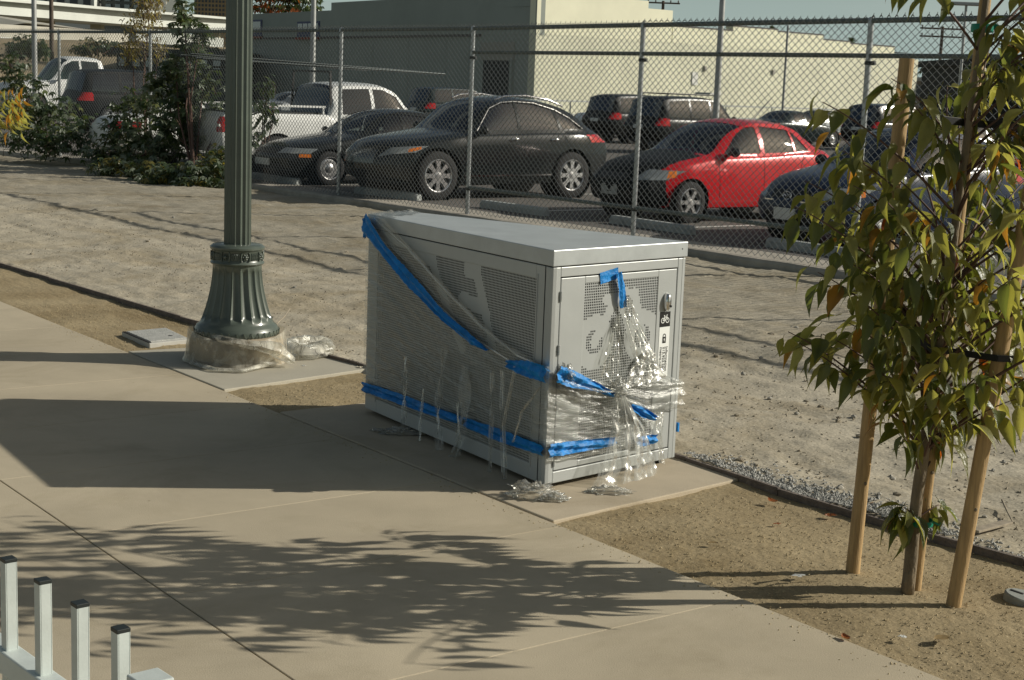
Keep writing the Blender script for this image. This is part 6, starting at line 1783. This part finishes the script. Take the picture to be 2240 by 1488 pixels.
# low wall and rail line at the back of the car park
mb = MB(); a, c = at(1120, 205, 68), at(1960, 222, 86)
for k in range(9):
    p = a.lerp(c, k / 8); mb.bar((p.x, p.y, LOT_Z), (p.x, p.y, 1.5), .06, .06)
mb.bar((a.x, a.y, 1.5), (c.x, c.y, 1.5), .06, .06); mb.bar((a.x, a.y, .9), (c.x, c.y, .9), .06, .06)
tag(mb.build('guard_rail', M_galv), 'thin grey rail in front of the sunlit warehouse wall', 'rail')

# ------------------------------------------------------------------ poles
M_pole = mat('pole_grey', (0.40, 0.41, 0.40), rough=0.5, metal=0.3, var=.1, scale=3)
M_wood = mat('utility_wood', (0.12, 0.095, 0.075), rough=0.9, var=.3, scale=3)
def pole(px, py0, py1, Y, r, label, name='light_pole', m=M_pole, px1=None, head=None, cat='light pole', z0=LOT_Z):
    a, c = at(px, py0, Y), at(px1 if px1 is not None else px, py1, Y)
    x0 = a.x; e = empty(name, (x0, Y, z0), label, cat)
    mb = MB(); mb.tube([(0, 0, 0), (0, 0, c.z - z0)], [r, r * .8], 12); mb.build('shaft', m, e, smooth=40)
    if head: head(e, c.z - z0)
    return e
pole(1566, 250, -60, 38, .085, 'grey light pole rising behind the red car')
pole(1712, 240, 55, 66, .06, 'thin grey pole against the cream wall')
def head_flat(e, h):
    mb = MB(); mb.box((-.25, 0, h + .08), (1.9, .6, .16)); mb.build('lamp_head', M_pole, e, bevel=.03)
pole(2098, 200, 12, 80, .085, 'car park light pole with a flat lamp head at upper right', px1=2108, head=head_flat)
pole(683, 200, -60, 62, .12, 'pale grey light pole beside the shaded warehouse wall')
pole(76, 150, -60, 52, .10, 'grey light pole at far left in front of the overpass')
def arms(specs):
    def f(e, h):
        for dz, w in specs:
            mb = MB(); mb.bar((-w, 0, h - dz), (w, 0, h - dz), .14, .14)
            for s in (-.9, -.45, .45, .9): mb.lathe([(.05, 0), (.07, .1), (.04, .22)], 8, (s * w, 0, h - dz + .07))
            mb.build('cross_arm', M_wood, e)
    return f
pole(2050, 210, 58, 140, .17, 'wooden utility pole with two cross arms at right', 'utility_pole', M_wood, px1=2059, head=arms([(.2, 2.0), (.9, 2.0), (4.2, 1.3)]), cat='utility pole')
pole(1448, 60, 2, 150, .17, 'wooden utility pole showing over the warehouse roof', 'utility_pole', M_wood, head=arms([(.2, 1.6)]), cat='utility pole')
pole(113, 90, -60, 100, .16, 'dark wooden pole in front of the overpass', 'utility_pole', M_wood, cat='utility pole')
pole(862, 40, -20, 130, .14, 'dark pole behind the warehouse roof', 'utility_pole', M_wood, cat='utility pole')

# ------------------------------------------------------------------ overpass and buildings at upper left
M_oc = mat('overpass_concrete', (0.56, 0.58, 0.54), rough=.85, var=.08, scale=.3)
M_oc2 = mat('ramp_concrete', (0.42, 0.40, 0.34), rough=.9, var=.12, scale=.3)
ov = empty('overpass', at(100, 160, 150), 'white concrete overpass beam crossing the upper left corner', 'overpass'); oo = V3(ov.location)
def slab(p, q, h, w, name, m, parent=ov, o=oo):
    mb = MB(); mb.bar(p - o, q - o, w, h); return mb.build(name, m, parent)
slab(at(-90, 10, 140), at(262, 40, 168), 1.55, 8, 'deck', M_oc); slab(at(262.5, 40, 168.2), at(560, 60, 200), 1.5, 8, 'deck', M_oc)
slab(at(-90, -3, 139), at(560, 49, 199), .25, 8.3, 'parapet', M_oc)
for px, py in ((104, 55), (213, 60), (350, 70), (470, 85)):
    p = at(px, py, 152 + px * .07); mb = MB(); mb.box(p - oo - V3((0, 0, 3)), (1.2, 1.2, 8.5)); mb.build('pier', mat('pier_concrete', (.42, .39, .28), rough=.9), ov)
rp = empty('ramp_wall', at(100, 160, 120), 'long tan concrete ramp wall below the overpass', 'wall'); ro2 = V3(rp.location)
slab(at(-90, 66, 118), at(330, 88, 150), 1.25, 1.0, 'parapet', M_oc2, rp, ro2)
slab(at(-90, 79, 117.5), at(330, 99, 149.5), .12, 1.3, 'coping', M_oc, rp, ro2)
mb = MB(); vs = [at(-90, 22, 132), at(60, 50, 126), at(200, 66, 138), at(-90, 70, 126)]
mb.add([v - ro2 for v in vs] + [v - ro2 + V3((0, 1.2, 0)) for v in vs], [(0, 1, 2, 3), (7, 6, 5, 4), (0, 4, 5, 1), (1, 5, 6, 2), (2, 6, 7, 3), (3, 7, 4, 0)]); mb.build('upper_ramp', M_oc2, rp)
slab(at(290, 80, 132), at(480, 104, 140), 1.6, 1.0, 'parapet', M_oc, rp, ro2)
# embankment
M_bank = mat('dry_bank', (0.30, 0.24, 0.15), rough=1, c2=(0.20, 0.165, 0.10), scale=.35, bump=.5, bscale=3)
def bank(s, t):
    p = at(-120 + s * 640, 178 - s * 10, 84 + s * 14); q = at(-120 + s * 640, 78 + s * 26, 112 + s * 24)
    v = p.lerp(q, t); v.z += .35 * noise.noise(V3((v.x * .3, v.y * .3, 0))); v.z = v.z if t > .05 else LOT_Z - .2
    return v
mb = MB(); mb.grid(bank, 60, 20); tag(mb.build('embankment_terrain', M_bank, smooth=180), kind='structure')
# dark space and shop fronts behind the overpass
def block(name, px0, py0, px1, py1, Y, depth, m, label, rows=0, cols=0, wm=None, roof=None):
    a, c = at(px0, py0, Y), at(px1, py1, Y); z0 = LOT_Z - .3
    e = empty(name, ((a.x + c.x) / 2, Y, z0), label, 'building'); w, h = abs(c.x - a.x), max(a.z, c.z) - z0
    mb = MB(); mb.box((0, depth / 2, h / 2), (w, depth, h)); mb.build('wall', m, e)
    vis = abs(a.z - c.z)
    for i in range(rows):
        for j in range(cols):
            x = -w / 2 + w * (j + .5) / cols; z = h - vis * (i + .5) / rows
            mb = MB(); mb.box((x, -.1, z), (w / cols * .55, .25, vis / rows * .6)); mb.build('window', wm or M_win, e)
    mb = MB(); mb.box((0, depth / 2, h + .2), (w + .6, depth + .6, .4)); mb.build('roof', roof or m, e)
    return e
M_tower = mat('tower_tan', (0.40, 0.29, 0.16), rough=.9, var=.06, scale=.2)
M_dwin = mat('dark_window', (.05, .055, .06), rough=.3)
block('tower_building', 425, -40, 500, 46, 420, 25, M_tower, 'tan office tower with a grid of dark windows at upper left', 9, 10, M_dwin)
M_wwall = mat('white_wall', (.60, .62, .58), rough=.8, var=.05, scale=.5)
wb = block('white_building', 118, -40, 206, 20, 182, 14, M_wwall, 'white flat building above the overpass at left', 2, 3, M_dwin)
block('low_building', 55, -30, 117, 20, 183, 14, mat('dark_glass_wall', (.05, .06, .06), rough=.3), 'dark glazed building above the overpass', 2, 4, M_win)
block('low_building', 206.5, -30, 330, 26, 184, 14, mat('shade_grey', (.10, .11, .10), rough=.6), 'dark grey building right of the white one above the overpass', 3, 6, M_win)
block('low_building', -90, -30, 54, 12, 182, 14, M_wwall, 'white building with orange awning at the top left corner', 2, 4, M_sill_red)
block('shed_building', 255, 118, 520, 160, 96, 8, mat('dark_shed', (.055, .065, .062), rough=.7), 'long dark shed behind the white pickup', 1, 9, M_win)
block('dark_building', 2128, 142, 2420, 225, 96, 12, mat('hedge_dark_wall', (.018, .02, .02), rough=.9), 'dark building with planted roof at the right edge', 1, 7, M_dwin)
block('low_building', 1972, 176, 2127, 228, 170, 12, mat('brown_grey_wall', (.24, .21, .17), rough=.9, var=.08, scale=.4), 'low brown building far behind the tree', 1, 6, M_dwin, mat('pale_roof', (.4, .39, .36), rough=.9))

# ------------------------------------------------------------------ shrubs, weeds and far trees
B_dk = leafmat('weed_green', (0.048, 0.078, 0.034), (0.026, 0.045, 0.020), .3)
B_md = leafmat('weed_mid', (0.085, 0.12, 0.058), (0.045, 0.070, 0.032), .3)
B_gr = leafmat('weed_grey', (0.20, 0.235, 0.17), (0.11, 0.14, 0.10), .25)
B_yl = leafmat('weed_yellow', (0.22, 0.19, 0.05), (0.12, 0.11, 0.03), .35)
B_br = leafmat('weed_straw', (0.25, 0.22, 0.13), (0.17, 0.14, 0.08), .35)
def add_leaf(mb, c, L, r, lobes=1, droop=(-.9, .1)):
    ax = V3((r.uniform(-1, 1), r.uniform(-1, 1), r.uniform(*droop))).normalized()
    z = V3((r.uniform(-.4, .4), r.uniform(-.6, .2), 1)); z = (z - ax * z.dot(ax)).normalized(); y = z.cross(ax)
    for k in range(lobes):
        a = (k - (lobes - 1) / 2) * .75
        d = ax * math.cos(a) + y * math.sin(a); e = z.cross(d); l = L * (1 - .12 * abs(k - (lobes - 1) / 2))
        w = l * (.22 if lobes == 1 else .17)
        mb.add([c, c + d * l * .45 + e * w - z * l * .03, c + d * l * .5 - z * l * .05, c + d * l * .45 - e * w - z * l * .03, c + d * l - z * l * .22], [(0, 2, 1), (0, 3, 2), (1, 2, 4), (2, 3, 4)])
def bush(name, label, base, blobs, mats, size, lobes=1, cat='shrub', stems=True, seed=1, group=None):
    """blobs: (px, py, Y, radius x, radius z, leaves)"""
    r = random.Random(seed); o = V3(base); e = empty(name, base, label, cat, group)
    mbs = {m: MB() for m in mats}; st = MB()
    for px, py, Y, rx, rz, n in blobs:
        c = at(px, py, Y)
        if stems:
            mid = o.lerp(c, .5) + V3((r.uniform(-.15, .15), r.uniform(-.1, .1), .1)); st.tube([o - o, mid - o, c - o], [.025, .016, .007], 6)
        for i in range(n):
            while True:
                d = V3((r.uniform(-1, 1), r.uniform(-1, 1), r.uniform(-1, 1)))
                if d.length < 1: break
            k = 1 if r.random() < .7 else .6
            p = c + V3((d.x * rx, d.y * min(rx, rz, .7), d.z * rz)) * k
            if p.z < .03: continue
            if stems and p.y > 20 and p.z > .2 and r.random() < .12: st.tube([p - o, p - o + V3((r.uniform(-.1, .1), r.uniform(-.1, .1), -.15))], [.004, .006], 4)
            add_leaf(mbs[mats[r.randrange(len(mats))]], p - o, r.uniform(*size), r, lobes)
    if stems or st.v: st.build('stem', M_twig, e)
    for m, mb in mbs.items():
        if mb.v: tag(mb.build('foliage', m, e), kind='stuff')
    return e
G = lambda px, py: gnd(px, py, .06)
bush('castor_plant', 'tall leggy weed with broad lobed leaves growing through the fence left of the lamp post', G(425, 392),
     [(430, 300, 30.1, 0.40, 0.61, 127), (400, 220, 30.2, 0.48, 0.44, 144), (445, 180, 30.2, 0.40, 0.39, 102), (385, 150, 30.4, 0.37, 0.33, 93), (420, 105, 30.3, 0.34, 0.28, 68), (405, 55, 30.4, 0.29, 0.31, 51), (440, 70, 30.3, 0.25, 0.24, 42), (400, 15, 30.4, 0.25, 0.28, 34), (340, 190, 30.3, 0.34, 0.33, 76), (375, 280, 30.0, 0.40, 0.44, 93), (470, 250, 30.2, 0.25, 0.39, 59)],
     [B_dk, B_md, B_gr], (.13, .24), 4, seed=3)
bush('straw_shrub', 'pale feathery dry shrub standing behind the fence at left', G(320, 372),
     [(310, 50, 31.8, .45, .45, 442), (330, 0, 31.8, .40, .40, 374), (290, 110, 31.8, .35, .35, 255), (345, 110, 31.8, .25, .3, 136)], [B_br, B_yl, B_br], (.06, .12), 1, seed=5)
bush('weed_bush', 'dark green weed bush at the foot of the fence on the far left', G(120, 345),
     [(40, 235, 33, 0.61, 0.50, 193), (110, 250, 33.2, 0.72, 0.55, 244), (180, 290, 32.6, 0.61, 0.50, 173), (60, 300, 32.6, 0.77, 0.44, 204), (120, 310, 32.3, 0.66, 0.39, 153), (50, 180, 33.8, 0.55, 0.33, 112), (20, 140, 33.8, 0.44, 0.33, 81)], [B_dk, B_md, B_gr], (.11, .20), 3, seed=7)
bush('weed_bush', 'dense weed bush hiding the white sedan behind the fence', G(270, 365),
     [(255, 290, 31.2, 0.50, 0.44, 173), (310, 300, 30.8, 0.50, 0.50, 204), (350, 330, 30.4, 0.44, 0.39, 153), (280, 230, 31.3, 0.39, 0.39, 91), (330, 235, 31, 0.33, 0.39, 91), (225, 335, 31, 0.55, 0.24, 112)], [B_dk, B_md, B_gr], (.11, .20), 3, seed=9)
bush('ivy_mat', 'low mat of pale green leafy weeds on the dirt under the fence', G(360, 395),
     [(260, 365, 29.4, .6, .22, 289), (330, 375, 28.8, .6, .22, 357), (400, 383, 28.2, .65, .24, 442), (460, 378, 27.9, .55, .30, 391), (480, 350, 28.3, .4, .3, 221), (440, 400, 27.4, .5, .14, 255), (350, 395, 28.1, .5, .12, 187)], [B_md, B_gr, B_md, B_yl], (.09, .17), 3, seed=11, stems=False)
bush('hanging_weed', 'sprig of narrow leaves drooping just right of the lamp post', G(585, 398),
     [(585, 190, 29.2, .18, .28, 57), (575, 240, 29.2, .22, .3, 68), (600, 250, 29.2, .12, .25, 34), (560, 300, 29.2, .2, .3, 57)], [B_dk, B_md], (.12, .22), 1, seed=13)
for k, (px, py, rx, rz, n, lab) in enumerate([(60, 100, 1.3, .8, 300, 'large dark shrub on the dry bank below the overpass'), (215, 98, 1.5, .55, 300, 'spreading brown green shrub on the dry bank right of the large one'), (440, 112, 1.6, .7, 240, 'dark shrub mass at the right end of the dry bank')]):
    bush('bank_shrub', lab, at(px, 135, 96), [(px, py, 96 + k * 4, rx, rz, n), (px + 28, py + 10, 95 + k * 4, rx * .7, rz * .7, n // 2), (px - 28, py + 10, 95 + k * 4, rx * .7, rz * .7, n // 2)], [B_dk, B_dk, B_md] if k != 1 else [B_dk, B_br, B_md], (.25, .45), 2, seed=20 + k, group='shrubs on the dry bank')
def far_tree(px, py, Y, rx, rz, n, label, mats, seed, lobes=2):
    c = at(px, py, Y); base = V3((c.x, c.y, -.3)); r = random.Random(seed)
    e = empty('far_tree', base, label, 'tree')
    mb = MB(); mb.tube([(0, 0, 0), (0, 0, c.z - base.z)], [.3, .12], 8)
    for k in range(6):
        a = k * 1.05; mb.tube([(0, 0, (c.z - base.z) * .75), (math.cos(a) * rx * .6, math.sin(a) * rx * .6, (c.z - base.z) * (1 + .15 * r.random()))], [.1, .03], 6)
    mb.build('trunk', M_bark, e)
    mbs = {m: MB() for m in mats}
    for i in range(n):
        d = V3((r.gauss(0, .5), r.gauss(0, .5), r.gauss(0, .5)))
        if d.length > 1: d.normalize()
        cl = V3((round(d.x * 2.2) / 2.2, round(d.y * 2.2) / 2.2, round(d.z * 2.2) / 2.2)); d = d.lerp(cl, .45)
        add_leaf(mbs[mats[r.randrange(len(mats))]], c - base + V3((d.x * rx, d.y * rx, d.z * rz)), r.uniform(.35, .7), r, lobes)
    for m, mb in mbs.items():
        if mb.v: tag(mb.build('crown', m, e), kind='stuff')
    return e
far_tree(590, -12, 128, 2.6, 2.2, 900, 'rusty green tree top over the warehouse left end', [B_dk, B_md, L_red], 31)
far_tree(648, -4, 130, 2.2, 1.6, 700, 'green tree top right of the rusty one over the warehouse', [B_dk, B_md], 32)
for k, (px, py, Y, lab) in enumerate([(1689, 68, 180, 'palm top peeking over the middle of the warehouse parapet'), (1862, 92, 190, 'palm top over the right end of the warehouse parapet'), (2025, 148, 150, 'palm top behind the brown building'), (2150, 150, 145, 'small palm top beside the dark building')]):
    c = at(px, py, Y); e = empty('palm_tree', (c.x, c.y, -.3), lab, 'palm tree', 'palms behind the warehouse')
    h = c.z + .3; mb = MB(); mb.tube([(0, 0, 0), (.1, 0, h * .5), (0, 0, h)], [.22, .16, .13], 8); mb.build('trunk', M_wood, e)
    mb = MB(); r = random.Random(k)
    for i in range(46):
        a = r.uniform(0, 6.28); el = r.uniform(-.6, 1.2); d = V3((math.cos(a) * math.cos(el), math.sin(a) * math.cos(el), math.sin(el))); s = d.cross(V3((0, 0, 1))).normalized()
        L = r.uniform(.7, 1.1); p0 = V3((0, 0, h))
        mb.add([p0, p0 + d * L * .5 + s * .16, p0 + d * L * .55 - s * .16, p0 + d * L + V3((0, 0, -.35 * L))], [(0, 1, 2), (1, 3, 2)])
    tag(mb.build('crown', B_dk, e), kind='stuff')
bush('roof_hedge', 'ragged hedge growing along the dark building roof at the right edge', at(2200, 150, 95.5), [(2150, 146, 95, 1.1, .4, 200), (2200, 140, 95, 1.1, .5, 220), (2250, 146, 95, 1.2, .5, 200), (2190, 175, 94.6, 2.0, .8, 500), (2240, 190, 94.6, 1.6, .8, 300)], [B_dk, B_dk, B_md], (.2, .4), 2, seed=41, stems=False)
